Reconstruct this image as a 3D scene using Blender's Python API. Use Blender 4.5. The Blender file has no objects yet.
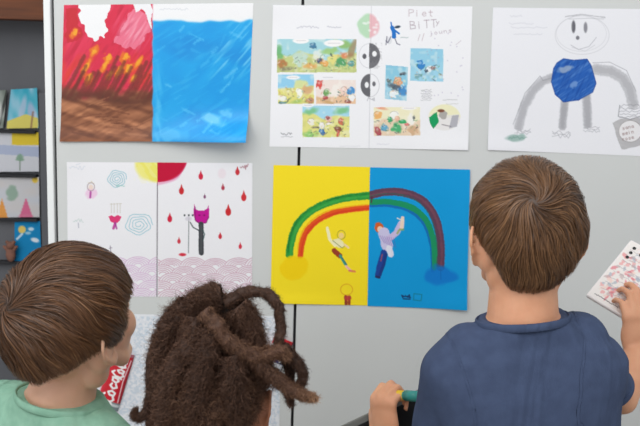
import bpy, bmesh, math, random
import numpy as np
from mathutils import Vector, Matrix, Euler, Quaternion
random.seed(7); np.random.seed(7)
sc = bpy.context.scene
COL = sc.collection
R = math.radians

# ------------------------------------------------------------------ camera
CAM = Vector((0, 0, 1.55))
PITCH, ROLL, FPX = 9.4, 1.7, 889.0
CM = Euler((R(90 - PITCH), 0, 0)).to_matrix() @ Matrix.Rotation(R(ROLL), 3, 'Z')
cam = bpy.data.objects.new('camera', bpy.data.cameras.new('camera'))
COL.objects.link(cam)
cam.matrix_world = Matrix.Translation(CAM) @ CM.to_4x4()
cam.data.sensor_width = 36; cam.data.lens = FPX / 640 * 36
cam.data.clip_start = .02
cam.data.dof.use_dof = True; cam.data.dof.focus_distance = 1.45; cam.data.dof.aperture_fstop = 9.0
sc.camera = cam
sc.view_settings.view_transform = 'Standard'
sc.view_settings.look = 'None'

def at(px, py, Y):
    d = CM @ Vector(((px - 320) / FPX, -(py - 213) / FPX, -1))
    t = (Y - CAM.y) / d.y
    return CAM + d * t

def lin(c):
    out = []
    for v in c[:3]:
        v = v / 255.0
        out.append(v / 12.92 if v <= .04045 else ((v + .055) / 1.055) ** 2.4)
    return tuple(out) + (1.0,)

# ------------------------------------------------------------------ materials
def newmat(name):
    m = bpy.data.materials.new(name); m.use_nodes = True
    nt = m.node_tree; nt.nodes.clear()
    o = nt.nodes.new('ShaderNodeOutputMaterial'); b = nt.nodes.new('ShaderNodeBsdfPrincipled')
    nt.links.new(b.outputs[0], o.inputs[0])
    return m, nt, b

def mat(name, c1, c2=None, scale=8, rough=.6, spec=.3, bump=0, bscale=None, metal=0, sss=0, detail=4, stretch=None, coat=0):
    m, nt, b = newmat(name)
    c2 = c2 or tuple(min(255, v * 1.06 + 2) for v in c1)
    tc = nt.nodes.new('ShaderNodeTexCoord'); mp = nt.nodes.new('ShaderNodeMapping')
    nt.links.new(tc.outputs['Object'], mp.inputs[0])
    if stretch: mp.inputs['Scale'].default_value = stretch
    n = nt.nodes.new('ShaderNodeTexNoise'); n.inputs['Scale'].default_value = scale; n.inputs['Detail'].default_value = detail
    nt.links.new(mp.outputs[0], n.inputs['Vector'])
    r = nt.nodes.new('ShaderNodeValToRGB')
    r.color_ramp.elements[0].position = .35; r.color_ramp.elements[1].position = .65
    r.color_ramp.elements[0].color = lin(c1); r.color_ramp.elements[1].color = lin(c2)
    nt.links.new(n.outputs[0], r.inputs[0]); nt.links.new(r.outputs[0], b.inputs['Base Color'])
    b.inputs['Roughness'].default_value = rough; b.inputs['Specular IOR Level'].default_value = spec
    b.inputs['Metallic'].default_value = metal
    b.inputs['Coat Weight'].default_value = coat
    if sss:
        b.inputs['Subsurface Weight'].default_value = sss
        b.inputs['Subsurface Radius'].default_value = (1, .35, .2); b.inputs['Subsurface Scale'].default_value = .006
    if bump:
        n2 = nt.nodes.new('ShaderNodeTexNoise'); n2.inputs['Scale'].default_value = bscale or scale * 6; n2.inputs['Detail'].default_value = 3
        nt.links.new(mp.outputs[0], n2.inputs['Vector'])
        bp = nt.nodes.new('ShaderNodeBump'); bp.inputs['Strength'].default_value = bump; bp.inputs['Distance'].default_value = .002
        nt.links.new(n2.outputs[0], bp.inputs['Height']); nt.links.new(bp.outputs[0], b.inputs['Normal'])
    return m

def add_folds(m):
    nt = m.node_tree; b = nt.nodes['Principled BSDF']; old = b.inputs['Normal'].links[0].from_node
    tc = nt.nodes.new('ShaderNodeTexCoord'); mp = nt.nodes.new('ShaderNodeMapping'); mp.inputs['Scale'].default_value = (14, 14, 3.2); mp.inputs['Rotation'].default_value = (0, .22, 0)
    n = nt.nodes.new('ShaderNodeTexNoise'); n.inputs['Scale'].default_value = 1; n.inputs['Detail'].default_value = 2; n.inputs['Distortion'].default_value = .8
    bp = nt.nodes.new('ShaderNodeBump'); bp.inputs['Strength'].default_value = .55; bp.inputs['Distance'].default_value = .03
    nt.links.new(tc.outputs['Object'], mp.inputs[0]); nt.links.new(mp.outputs[0], n.inputs['Vector']); nt.links.new(n.outputs[0], bp.inputs['Height'])
    nt.links.new(old.outputs[0], bp.inputs['Normal']); nt.links.new(bp.outputs[0], b.inputs['Normal'])

def paint_mat(name, rough=.75, spec=.25, grain=.25):
    """paper or paint whose drawing is the colour laid on the sheet's own fine mesh"""
    m, nt, b = newmat(name)
    a = nt.nodes.new('ShaderNodeAttribute'); a.attribute_name = 'Drawing'
    n = nt.nodes.new('ShaderNodeTexNoise'); n.inputs['Scale'].default_value = 900
    tc = nt.nodes.new('ShaderNodeTexCoord'); nt.links.new(tc.outputs['Object'], n.inputs['Vector'])
    hs = nt.nodes.new('ShaderNodeHueSaturation'); mr = nt.nodes.new('ShaderNodeMapRange')
    mr.inputs['To Min'].default_value = 1 - .06 * grain * 4; mr.inputs['To Max'].default_value = 1 + .06 * grain * 4
    nt.links.new(n.outputs[0], mr.inputs['Value']); nt.links.new(mr.outputs[0], hs.inputs['Value'])
    nt.links.new(a.outputs['Color'], hs.inputs['Color']); nt.links.new(hs.outputs[0], b.inputs['Base Color'])
    bp = nt.nodes.new('ShaderNodeBump'); bp.inputs['Strength'].default_value = .08; bp.inputs['Distance'].default_value = .001
    nt.links.new(n.outputs[0], bp.inputs['Height']); nt.links.new(bp.outputs[0], b.inputs['Normal'])
    b.inputs['Roughness'].default_value = rough; b.inputs['Specular IOR Level'].default_value = spec
    return m

def hair_mat(name, stops, rough=.37, spec=.45):
    m, nt, b = newmat(name)
    a = nt.nodes.new('ShaderNodeAttribute'); a.attribute_name = 'Strand'
    r = nt.nodes.new('ShaderNodeValToRGB')
    el = r.color_ramp.elements
    el[0].position = stops[0][0]; el[0].color = lin(stops[0][1])
    el[1].position = stops[-1][0]; el[1].color = lin(stops[-1][1])
    for p, c in stops[1:-1]:
        e = el.new(p); e.color = lin(c)
    nt.links.new(a.outputs['Fac'], r.inputs[0]); nt.links.new(r.outputs[0], b.inputs['Base Color'])
    b.inputs['Roughness'].default_value = rough; b.inputs['Specular IOR Level'].default_value = spec
    return m

M = {}
M['wall'] = mat('grey_panel', (210, 212, 211), (213, 215, 214), 3, .45, .3)
M['post'] = mat('white_post', (240, 242, 242), (243, 245, 245), 3, .4)
M['dark_gap'] = mat('dark_joint', (40, 41, 44), (52, 53, 56), 20, .7)
M['far_wall'] = mat('plain_plaster', (205, 205, 202), (212, 212, 209), 2, .8)
M['floor'] = mat('floor_vinyl', (150, 145, 138), (165, 160, 152), 5, .5)
M['rack'] = mat('dark_grey_board', (92, 93, 98), (104, 105, 110), 4, .6, stretch=(1, 1, .3))
M['rack_dark'] = mat('black_ledge', (38, 38, 42), (48, 48, 52), 6, .6)
M['wood'] = mat('dark_brown_wood', (96, 54, 32), (126, 70, 38), 12, .5, stretch=(.3, 1, 4))
M['skin'] = mat('light_skin', (218, 168, 140), (228, 178, 150), 25, .5, .35, .15, 500, sss=.15)
M['skin2'] = mat('tanned_skin', (214, 154, 120), (224, 166, 132), 25, .5, .35, .15, 500, sss=.12)
M['skin3'] = mat('brown_skin', (158, 104, 78), (170, 114, 86), 25, .5, .35, .15, 500, sss=.12)
M['navy'] = mat('navy_cotton', (68, 80, 108), (73, 86, 115), 60, .9, .15, .5, 900, detail=8)
M['green'] = mat('sage_cotton', (138, 184, 160), (150, 194, 170), 60, .9, .15, .5, 900, detail=8)
M['seam'] = mat('seam_shade', (50, 60, 84), (58, 68, 92), 60, .9, .1)
M['cream'] = mat('cream_cotton', (214, 205, 188), (222, 213, 196), 60, .9, .15, .5, 900)
M['denim'] = mat('dark_denim', (52, 60, 84), (66, 75, 98), 200, .9, .15, .4, 900)
M['shoe'] = mat('shoe_rubber', (60, 60, 62), (74, 74, 76), 30, .6)
M['eyewhite'] = mat('eye_white', (236, 234, 230), (240, 238, 234), 30, .2, .6)
M['iris'] = mat('brown_iris', (60, 40, 28), (80, 55, 38), 300, .15, .7)
M['drawing'] = paint_mat('drawn_paper')
M['gouache'] = paint_mat('painted_paper', .42, .45, .4)
M['phonecase'] = paint_mat('patterned_case', .25, .5, .1)
M['black_glass'] = mat('black_glass', (14, 14, 16), (20, 20, 24), 10, .12, .6)
M['case_grey'] = mat('grey_plastic', (104, 106, 104), (116, 118, 116), 10, .4)
M['case_black'] = mat('black_plastic', (22, 23, 24), (30, 31, 32), 10, .4)
M['pen_yellow'] = mat('yellow_plastic', (228, 186, 40), (236, 196, 52), 10, .35)
M['pen_teal'] = mat('teal_plastic', (52, 140, 134), (62, 152, 146), 10, .35)
M['pen_red'] = mat('red_plastic', (176, 52, 62), (186, 60, 70), 10, .35)
M['bear'] = mat('brown_clay', (112, 78, 66), (150, 104, 88), 30, .8)

add_folds(M['navy']); add_folds(M['green'])
# ------------------------------------------------------------------ object helpers
def tag(o, label=None, cat=None, group=None, kind=None):
    if label: o['label'] = label
    if cat: o['category'] = cat
    if group: o['group'] = group
    if kind: o['kind'] = kind
    return o

def empty(name, loc, label=None, cat=None, group=None):
    o = bpy.data.objects.new(name, None); COL.objects.link(o); o.location = loc
    o.empty_display_size = .05
    return tag(o, label, cat, group)

def link(name, me, m, parent=None, smooth=True):
    o = bpy.data.objects.new(name, me); COL.objects.link(o)
    for x in (m if isinstance(m, (list, tuple)) else [m]): me.materials.append(x)
    if smooth: me.polygons.foreach_set('use_smooth', [True] * len(me.polygons))
    if parent:
        o.parent = parent; o.matrix_parent_inverse = Matrix.Translation(-parent.location)
    return o

def from_bm(name, bm, m, parent=None, smooth=False, bevel=0, seg=2):
    me = bpy.data.meshes.new(name); bm.to_mesh(me); bm.free()
    o = link(name, me, m, parent, smooth)
    if bevel:
        md = o.modifiers.new('bevel', 'BEVEL'); md.width = bevel; md.segments = seg; md.limit_method = 'ANGLE'
    return o

def bm_box(bm, lo, hi):
    lo, hi = Vector(lo), Vector(hi)
    mtx = Matrix.Translation((lo + hi) / 2) @ Matrix.Diagonal((hi - lo).to_4d())
    mtx[3][3] = 1
    bmesh.ops.create_cube(bm, size=1, matrix=mtx)

def box(name, lo, hi, m, parent=None, bevel=.001):
    bm = bmesh.new(); bm_box(bm, lo, hi)
    return from_bm(name, bm, m, parent, False, bevel)

def bm_ball(bm, c, r, rot=None, sub=3):
    r = (r, r, r) if isinstance(r, (int, float)) else r
    mtx = Matrix.Translation(c) @ (rot.to_4x4() if rot else Matrix.Identity(4)) @ Matrix.Diagonal((r[0], r[1], r[2], 1))
    bmesh.ops.create_icosphere(bm, subdivisions=sub, radius=1, matrix=mtx)

def bm_cone(bm, a, b, ra, rb, seg=20, sx=1.0, side=None):
    a, b = Vector(a), Vector(b); d = b - a
    if d.length < 1e-6: return
    q = d.to_track_quat('Z', 'Y').to_matrix().to_4x4()
    bmesh.ops.create_cone(bm, cap_ends=True, segments=seg, radius1=ra, radius2=rb, depth=d.length,
                          matrix=Matrix.Translation((a + b) / 2) @ q)

def bm_chain(bm, pts, rad, ends=(True, True), sub=3):
    for i, (p, r) in enumerate(zip(pts, rad)):
        if (i == 0 and not ends[0]) or (i == len(pts) - 1 and not ends[1]): continue
        bm_ball(bm, p, r, sub=sub)
    for i in range(len(pts) - 1):
        bm_cone(bm, pts[i], pts[i + 1], rad[i], rad[i + 1])

def bm_loft(bm, rings):
    """rings: list of lists of Vector; closed with end caps"""
    vs = [[bm.verts.new(p) for p in r] for r in rings]
    n = len(vs[0])
    for a, b in zip(vs[:-1], vs[1:]):
        for i in range(n):
            bm.faces.new((a[i], a[(i + 1) % n], b[(i + 1) % n], b[i]))
    bm.faces.new(list(reversed(vs[0]))); bm.faces.new(vs[-1])

def fused(name, bm, m, parent, voxel=.004, smooth=6, wr=None):
    bmesh.ops.recalc_face_normals(bm, faces=bm.faces)
    o = from_bm(name, bm, m, parent, True)
    md = o.modifiers.new('fuse', 'REMESH'); md.mode = 'VOXEL'; md.voxel_size = voxel; md.use_smooth_shade = True
    if wr:
        for (strength, scale, depth) in wr:
            t = bpy.data.textures.new('folds', 'CLOUDS'); t.noise_scale = scale; t.noise_depth = depth
            d = o.modifiers.new('folds', 'DISPLACE'); d.texture = t; d.strength = strength; d.mid_level = .5; d.texture_coords = 'LOCAL'
    s = o.modifiers.new('soften', 'SMOOTH'); s.factor = .5; s.iterations = smooth
    return o

# ------------------------------------------------------------------ painting
class Sheet:
    """a sheet whose mesh vertices carry its drawing; painting uses the photograph's measurements of the sheet"""
    def __init__(s, corners, nx, ny, base):
        s.nx, s.ny = nx, ny
        TL, TR, BR, BL = [np.array(c, float) for c in corners]
        u, v = np.meshgrid(np.linspace(0, 1, nx), np.linspace(0, 1, ny))
        u = u.ravel()[:, None]; v = v.ravel()[:, None]
        s.P = (TL * (1 - u) + TR * u) * (1 - v) + (BL * (1 - u) + BR * u) * v
        s.u, s.v = u[:, 0], v[:, 0]
        s.c = np.tile(np.array(base, float), (len(s.P), 1))
    def noise(s, scale, ang=0, st=1, seed=0):
        rs = np.random.RandomState(seed); a = R(ang)
        x = (s.P[:, 0] * math.cos(a) + s.P[:, 1] * math.sin(a)) / (scale * st) + 50
        y = (-s.P[:, 0] * math.sin(a) + s.P[:, 1] * math.cos(a)) / scale + 50
        g = rs.rand(256, 256)
        xi, yi = np.floor(x).astype(int), np.floor(y).astype(int); fx, fy = x - xi, y - yi
        fx = fx * fx * (3 - 2 * fx); fy = fy * fy * (3 - 2 * fy)
        G = lambda i, j: g[i % 256, j % 256]
        return (G(xi, yi) * (1 - fx) + G(xi + 1, yi) * fx) * (1 - fy) + (G(xi, yi + 1) * (1 - fx) + G(xi + 1, yi + 1) * fx) * fy
    def mix(s, a, col):
        a = np.clip(a, 0, 1)[:, None]
        col = np.array(col, float)
        s.c = s.c * (1 - a) + (col if col.ndim == 2 else col[None]) * a
    def ell(s, cx, cy, rx, ry, col, al=1, soft=.5, rot=0, wob=0, seed=0, clip=None):
        a = R(rot); dx, dy = s.P[:, 0] - cx, s.P[:, 1] - cy
        x = dx * math.cos(a) + dy * math.sin(a); y = -dx * math.sin(a) + dy * math.cos(a)
        d = np.sqrt((x / rx) ** 2 + (y / ry) ** 2)
        if wob: d = d + (s.noise(max(rx, ry) * .5, seed=seed) - .5) * wob
        k = np.clip((1 - d) * min(rx, ry) / soft + .5, 0, 1) * al
        if clip is not None: k = k * clip
        s.mix(k, col)
    def ring(s, cx, cy, rx, ry, w, col, al=1, a0=None, a1=None):
        n = 40; a0 = 0 if a0 is None else a0; a1 = 360 if a1 is None else a1
        s.line([(cx + rx * math.cos(R(t)), cy + ry * math.sin(R(t))) for t in np.linspace(a0, a1, n)], w, col, al)
    def dist(s, pts, box=True):
        d = np.full(len(s.P), 1e9); tt = np.zeros(len(s.P))
        L = 0
        for (a, b) in zip(pts[:-1], pts[1:]):
            a = np.array(a, float); b = np.array(b, float); ab = b - a; l2 = ab @ ab
            if l2 < 1e-9: continue
            t = np.clip(((s.P - a) @ ab) / l2, 0, 1)
            dd = np.hypot(*(s.P - (a + t[:, None] * ab)).T)
            k = dd < d
            tt[k] = L + t[k] * math.sqrt(l2); d[k] = dd[k]; L += math.sqrt(l2)
        return d, tt
    def line(s, pts, w, col, al=1, rough=0, soft=.45, seed=0, clip=None):
        xs = [p[0] for p in pts]; ys = [p[1] for p in pts]; m = w + 2
        sel = (s.P[:, 0] > min(xs) - m) & (s.P[:, 0] < max(xs) + m) & (s.P[:, 1] > min(ys) - m) & (s.P[:, 1] < max(ys) + m)
        idx = np.nonzero(sel)[0]
        if len(idx) == 0: return
        P = s.P; s.P = P[idx]; d, _ = s.dist(pts)
        if rough: d = d + (s.noise(1.1, seed=seed) - .5) * rough * .6 + (s.noise(6, seed=seed + 5) - .5) * rough * .5
        s.P = P
        k = np.clip((w / 2 - d) / soft + .5, 0, 1) * al
        if clip is not None: k = k * clip[idx]
        col = np.array(col, float)
        s.c[idx] = s.c[idx] * (1 - k[:, None]) + col[None] * k[:, None]
    def poly(s, pts, col, al=1, mask=None, wob=0, seed=0):
        x, y = s.P[:, 0].copy(), s.P[:, 1].copy()
        if wob:
            x += (s.noise(5, seed=seed) - .5) * wob; y += (s.noise(5, seed=seed + 1) - .5) * wob
        ins = np.zeros(len(x), bool); n = len(pts)
        for i in range(n):
            x1, y1 = pts[i]; x2, y2 = pts[(i + 1) % n]
            if y1 == y2: continue
            c = ((y1 > y) != (y2 > y)) & (x < (x2 - x1) * (y - y1) / (y2 - y1) + x1)
            ins ^= c
        k = ins.astype(float) * al
        if mask is not None: k = k * mask
        s.mix(k, col)
        return ins
    def build(s, name, m, wallY=1.8996, lift=None, parent=None, thick=True):
        pts = []
        lf = lift(s.u, s.v) if lift else np.zeros(len(s.P))
        # bilinear corners in the wall plane
        cs = [at(*s.P[i], wallY) for i in (0, s.nx - 1, len(s.P) - 1, len(s.P) - s.nx)]
        TL, TR, BR, BL = [np.array(c) for c in cs]
        u, v = s.u[:, None], s.v[:, None]
        W = (TL * (1 - u) + TR * u) * (1 - v) + (BL * (1 - u) + BR * u) * v
        W[:, 1] -= lf
        if wallY > 1.85 and wallY < 2: W[[0, s.nx - 1], 1] = 1.9002
        o0 = (TL + TR + BR + BL) / 4
        me = bpy.data.meshes.new(name)
        idx = np.arange(s.nx * s.ny).reshape(s.ny, s.nx)
        q = np.stack([idx[:-1, :-1], idx[1:, :-1], idx[1:, 1:], idx[:-1, 1:]], -1).reshape(-1, 4)
        me.vertices.add(len(W)); me.vertices.foreach_set('co', (W - o0).astype(np.float32).ravel())
        me.loops.add(q.size); me.loops.foreach_set('vertex_index', q.ravel().astype(np.int32))
        me.polygons.add(len(q)); me.polygons.foreach_set('loop_start', np.arange(0, q.size, 4, dtype=np.int32))
        me.update(calc_edges=True)
        ca = me.color_attributes.new('Drawing', 'FLOAT_COLOR', 'POINT')
        v_ = np.clip(s.c, 0, 255) / 255
        l_ = np.where(v_ <= .04045, v_ / 12.92, ((v_ + .055) / 1.055) ** 2.4)
        ca.data.foreach_set('color', np.hstack([l_, np.ones((len(l_), 1))]).astype(np.float32).ravel())
        o = link(name, me, m, parent, True)
        if parent is None: o.location = o0
        else: o.matrix_world = Matrix.Translation(o0)
        return o

GLY = {  # a small pen alphabet, unit box, y down
 'P': [[(0,1),(0,0),(.6,.05),(.65,.35),(.05,.55)]], 'i': [[(.2,.4),(.2,1)],[(.2,.15),(.2,.2)]],
 'e': [[(.1,.7),(.6,.65),(.5,.4),(.2,.4),(.05,.75),(.3,1),(.6,.9)]], 't': [[(.3,.1),(.3,.9),(.5,1)],[(.05,.4),(.6,.38)]],
 'B': [[(0,1),(0,0),(.5,.1),(.5,.4),(.05,.5),(.6,.6),(.6,.95),(0,1)]], 'T': [[(.3,0),(.3,1)],[(0,0),(.65,0)]],
 'y': [[(.05,.4),(.3,.8)],[(.6,.4),(.1,1.3)]], 'j': [[(.3,.4),(.3,1.2),(.05,1.3)],[(.3,.15),(.3,.2)]],
 'o': [[(.3,.4),(.05,.6),(.1,.95),(.4,1),(.55,.7),(.3,.4)]], 'u': [[(.05,.4),(.1,.95),(.5,.9),(.55,.4),(.55,1)]],
 'n': [[(.05,.4),(.05,1)],[(.05,.6),(.4,.4),(.55,.6),(.55,1)]], 's': [[(.55,.45),(.15,.45),(.15,.65),(.5,.75),(.45,1),(.05,1)]],
 'a': [[(.5,.45),(.15,.45),(.05,.8),(.3,1),(.5,.8),(.5,.4),(.6,1)]], 'l': [[(.3,.95),(.15,.7),(.35,.05),(.5,.1),(.3,.7),(.35,1),(.6,.9)]],
 'c': [[(.55,.5),(.3,.4),(.08,.7),(.3,1),(.6,.85)]], 'C': [[(.75,.15),(.45,-.05),(.1,.35),(.1,.8),(.4,1.05),(.8,.85)],[(.1,.8),(-.1,.95)]],
 '-': [[(.05,.65),(.5,.6)]], 'r': [[(.1,.4),(.1,1)],[(.1,.6),(.5,.4)]], 'm': [[(.05,1),(.05,.45),(.25,.45),(.27,1),(.3,.45),(.55,.45),(.6,1)]],
}
def write(s, txt, x, y, h, w, col, adv=.8, ang=0, al=1, slant=0, asp=1.0):
    a = R(ang); cx = 0
    for ch in txt:
        if ch != ' ':
            for st in GLY.get(ch, []):
                pts = []
                for (px_, py_) in st:
                    X = (cx + px_ * asp - slant * (py_ - 1)) * h; Y = (py_ - 1) * h
                    pts.append((x + X * math.cos(a) - Y * math.sin(a), y + X * math.sin(a) + Y * math.cos(a)))
                s.line(pts, w, col, al)
        cx += adv * asp
def scribble(s, x, y, w, h, col, n=12, lw=.8, al=.6, seed=0):
    rs = np.random.RandomState(seed)
    pts = [(x + w * i / n + rs.uniform(-.3, .3), y + rs.uniform(-.5, .5) * h) for i in range(n + 1)]
    s.line(pts, lw, col, al)

# ================================================================== SETTING
WY = 1.90
def wx(px, py=213): return at(px, py, WY).x
def panel(name, x0, x1, z0, z1):
    return tag(box(name, (x0, WY, z0), (x1, WY + .03, z1), M['wall'], None, .0015), kind='structure')
# vertical joints lie where the photograph shows them
xa = wx(57.5); xb = wx(297.5) - .003; xc = wx(297.5) + .003
panel('wall_left', xa, xb, 0.0, 2.7)
panel('wall_right', xc, xc + 1.95, 0.0, 2.7)
tag(box('trim_1', (xa - .006, WY + .012, 0), (xc + 1.95, WY + .05, 2.7), M['dark_gap']), kind='structure')
tag(box('trim_2', (wx(48.0), WY - .004, 0), (xa - .006, WY + .06, 2.7), M['post'], None, .002), kind='structure')
tag(box('floor', (-4, -3, -.05), (4, 4.2, 0), M['floor']), kind='structure')
tag(box('wall_back', (-4, 3.6, 0), (4, 3.7, 3.0), M['far_wall']), kind='structure')

# ---- dark display rack seen past the post, with its pictures
RY = 2.5
rk0 = at(-150, 300, RY); 
rack = empty('display_rack', (at(-40, 300, RY).x, RY, 0), 'dark grey display rack with black ledges beyond the white post', 'rack')
rx0, rx1 = at(-170, 200, RY).x, at(60, 200, RY).x
box('back_panel', (rx0, RY, 0), (rx1, RY + .03, 2.2), M['rack'], rack)
zt = at(24, 20, RY - .06).z
box('header_board', (rx0, RY - .10, zt), (rx1, RY + .02, zt + .24), M['wood'], rack)
for py in (131, 175, 219, 262, 306):
    z = at(20, py, RY - .02).z
    box('ledge', (rx0, RY - .022, z - .007), (rx1 - .06, RY - .001, z + .001), M['rack_dark'], rack)
box('side_strip', (at(41, 200, RY - .02).x, RY - .02, 0), (rx1, RY - .001, at(24, 128, RY).z + .10), M['rack'], rack)

def rack_card(corners, label, paint, base=(230, 230, 228), name='picture_card'):
    s = Sheet(corners, 70, 80, base); paint(s)
    o = s.build(name, M['drawing'], RY - .012)
    return tag(o, label, 'picture', 'pictures on the dark rack')
def c_turq(s):
    s.mix(s.noise(7, 70, 3, 4) * .9, (40, 160, 190)); s.mix(s.noise(5, 80, 3, 5) ** 2, (200, 215, 235))
    s.ell(23, 108, 3, 12, (185, 200, 225), .8, 2, 10); s.ell(31, 112, 3.5, 10, (180, 190, 220), .8, 2, -5)
    s.poly([(5, 122), (18, 117), (26, 114), (38, 118), (38, 130), (5, 130)], (225, 212, 110)); s.line([(33, 112), (31, 128)], 2, (150, 110, 90), .7)
rack_card([(11, 89.5), (37, 88), (38.5, 128), (6.5, 128.5)], 'turquoise picture with a yellow foreground on the highest visible ledge of the dark rack', c_turq, (90, 190, 210))
def c_grey(s):
    s.mix(s.noise(6, 60, 3, 9), (110, 120, 112)); s.line([(8, 88), (-2, 128)], 3, (60, 62, 60), .9); s.ell(-6, 112, 8, 14, (225, 228, 226), .8, 3)
rack_card([(-24, 92), (7, 90), (3, 128), (-26, 128)], 'grey and white picture cut by the left photo edge, top visible rack ledge', c_grey, (200, 205, 200))
def c_yel(s):
    s.poly([(12, 130), (40, 130), (40, 145), (12, 145)], (228, 200, 60)); s.poly([(-30, 143), (40, 147), (40, 157), (-30, 152)], (175, 185, 212), .9)
    s.line([(20, 170), (20, 158)], 1.5, (110, 130, 110)); s.ell(20, 158, 4, 3.5, (130, 165, 140), .9, 1, wob=.5)
rack_card([(-34, 133), (38.5, 132.5), (39, 171.5), (-34, 172)], 'pale picture with a yellow corner and lavender band with small tree on the rack', c_yel, (212, 213, 220))
def c_tree(s):
    s.mix(s.noise(8, 0, 2, 11) * .4, (225, 205, 190)); s.ell(12, 193, 6, 7, (140, 170, 150), .8, 2, wob=.4)
    s.poly([(26, 197), (33, 218), (19, 218)], (222, 110, 150)); s.ell(35, 180, 3, 3, (235, 200, 80), 1, 1)
    s.poly([(2, 198), (8, 218), (-4, 218)], (235, 160, 80)); s.ell(26, 216, 7, 2, (225, 130, 160), .6, 1)
rack_card([(-34, 178), (39, 177), (39.5, 217), (-34, 218)], 'pale picture with pink cone tree and green round tree on the rack', c_tree, (205, 210, 220))
def c_sun(s):
    s.ell(22, 229.5, 3.8, 3.8, (235, 205, 110), 1, 1); s.line([(17, 239), (22, 234)], 2.2, (200, 225, 240)); s.ell(31, 229, 3, 1.8, (205, 228, 242), 1, 1); s.ell(28, 233, 3, 1.5, (190, 220, 238), .8, 1)
    s.ell(35, 240, 4.3, 2.2, (225, 235, 245), 1, 1, 15)
rack_card([(14.5, 222), (40, 221), (41.5, 262), (14.5, 262)], 'bright blue picture with yellow sun and white clouds low on the dark rack', c_sun, (18, 138, 196))
# small brown figure standing beside the blue picture
fg = at(11, 262, RY - .03)
bear = empty('clay_figurine', fg, 'small reddish brown blurred figurine beside the blue sun picture on the rack', 'figurine')
bm = bmesh.new()
bm_ball(bm, fg + Vector((0, 0, .022)), (.014, .011, .022)); bm_ball(bm, fg + Vector((0, 0, .048)), .012)
bm_ball(bm, fg + Vector((-.010, 0, .058)), .005); bm_ball(bm, fg + Vector((.010, 0, .058)), .005)
bm_chain(bm, [fg + Vector((-.006, 0, .03)), fg + Vector((-.018, -.002, .045))], [.005, .004])
bm_chain(bm, [fg + Vector((.006, 0, .03)), fg + Vector((.018, -.002, .045))], [.005, .004])
fused('figure_body', bm, M['bear'], bear, .0015, 3)

# ================================================================== DRAWINGS ON THE WALL
def curl(amp_list):
    def f(u, v):
        z = .0002 + 0 * u
        for (cu, cv, ru, rv, amp) in amp_list:
            z = z + amp * np.exp(-((u - cu) / ru) ** 2 - ((v - cv) / rv) ** 2)
        return z
    return f

# --- 1 lava and water
s = Sheet([(64, 5), (253.5, 3), (247.5, 141), (60.3, 141.5)], 400, 290, (242, 242, 244))
X, Yp = s.P[:, 0], s.P[:, 1]
lefth = 1 / (1 + np.exp((X - 153.0 - (s.noise(6, seed=3) - .5) * 2) * 3)); right = 1 - lefth
edge = 12 + (s.noise(14, seed=4) - .5) * 6
s.mix(lefth, (218, 34, 70)); s.mix(lefth * np.clip(s.noise(4, -60, 4, 51) * 2 - .8, 0, 1) * .5, (238, 70, 104)); s.mix(lefth * np.clip(s.noise(2, -58, 7, 52) * 2 - 1, 0, 1) * .5, (180, 16, 50))
s.mix(lefth * np.clip(1 - np.abs(Yp - 72) / 30, 0, 1) * np.clip(s.noise(5, -62, 3, 53) * 3 - 1.5, 0, 1) * .7, (226, 60, 34))
s.poly([(65, 10), (78, 9), (82, 34), (78, 40), (66, 42)], (196, 24, 36), .75, wob=6)
s.poly([(115, 44), (122, 24), (134, 10), (148, 12), (149, 30), (141, 46), (130, 48)], (238, 122, 148), .9, wob=6, seed=8)
pk = lefth * np.clip(1.4 - np.hypot((X - 133) / 17, (Yp - 30) / 19) * 1.1, 0, 1)
s.mix(pk * np.clip(s.noise(1.8, -58, 8, 9) * 2.6 - 1.1, 0, 1) * .7, (248, 172, 190)); s.mix(pk * np.clip(s.noise(1.6, -50, 8, 19) * 2.6 - 1.4, 0, 1) * .6, (214, 84, 116))
s.poly([(80, 2), (109, 2), (107, 22), (106, 35), (96, 39), (86, 35), (83, 20), (78, 8)], (243, 243, 245), 1, wob=5, seed=12)
s.poly([(131, 2), (150, 2), (152, 12), (152, 30), (147, 14), (141, 8), (136, 12)], (240, 240, 243), 1, wob=3, seed=13)
rs = np.random.RandomState(5)
for (cx, cy, rx_, ry_) in [(74, 33, 4.5, 4), (93, 52, 4, 6), (86, 66, 3.5, 9), (89, 78, 4, 6), (108, 58, 5, 4), (104, 66, 3.5, 6), (125, 57, 5, 4), (119, 70, 4, 6), (128, 68, 5, 5), (138, 62, 3, 6), (133, 78, 3, 4), (110, 74, 3, 5)]:
    s.ell(cx, cy, rx_ * .9, ry_ * 1.25, (232, 112, 26), .9, 2.2, 32, .9, int(cx))
    s.ell(cx + .8, cy - 1, rx_ * .5, ry_ * .85, (246, 172, 34), .9, 1.6, 32, .9, int(cx) + 1)
brown = lefth / (1 + np.exp(-(Yp - 91 - (s.noise(12, seed=21) - .5) * 14) * .8))
bc = np.array([150, 92, 60])[None] + (s.noise(4, 18, 6, 22)[:, None] - .5) * np.array([80, 66, 52]) + (s.noise(2.2, -30, 6, 23)[:, None] - .5) * np.array([44, 36, 30])
s.mix(brown, bc)
s.mix(lefth * np.exp(-((Yp - 94 - (X - 62) * .05 - (s.noise(14, seed=24) - .5) * 10) / 6) ** 2) * .85, (92, 44, 26))
for i in range(22):
    x0 = 64 + i * 4.1 + rs.uniform(-2, 2); L = rs.uniform(18, 42); y0 = 96 + rs.uniform(-3, 3)
    s.line([(x0, y0), (x0 + L * .3, y0 - L * .5), (x0 + L * .55, y0 - L)], rs.uniform(2.2, 4), (104, 40, 26), .62, 1.4, seed=i, soft=1.6, clip=lefth)
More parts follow.
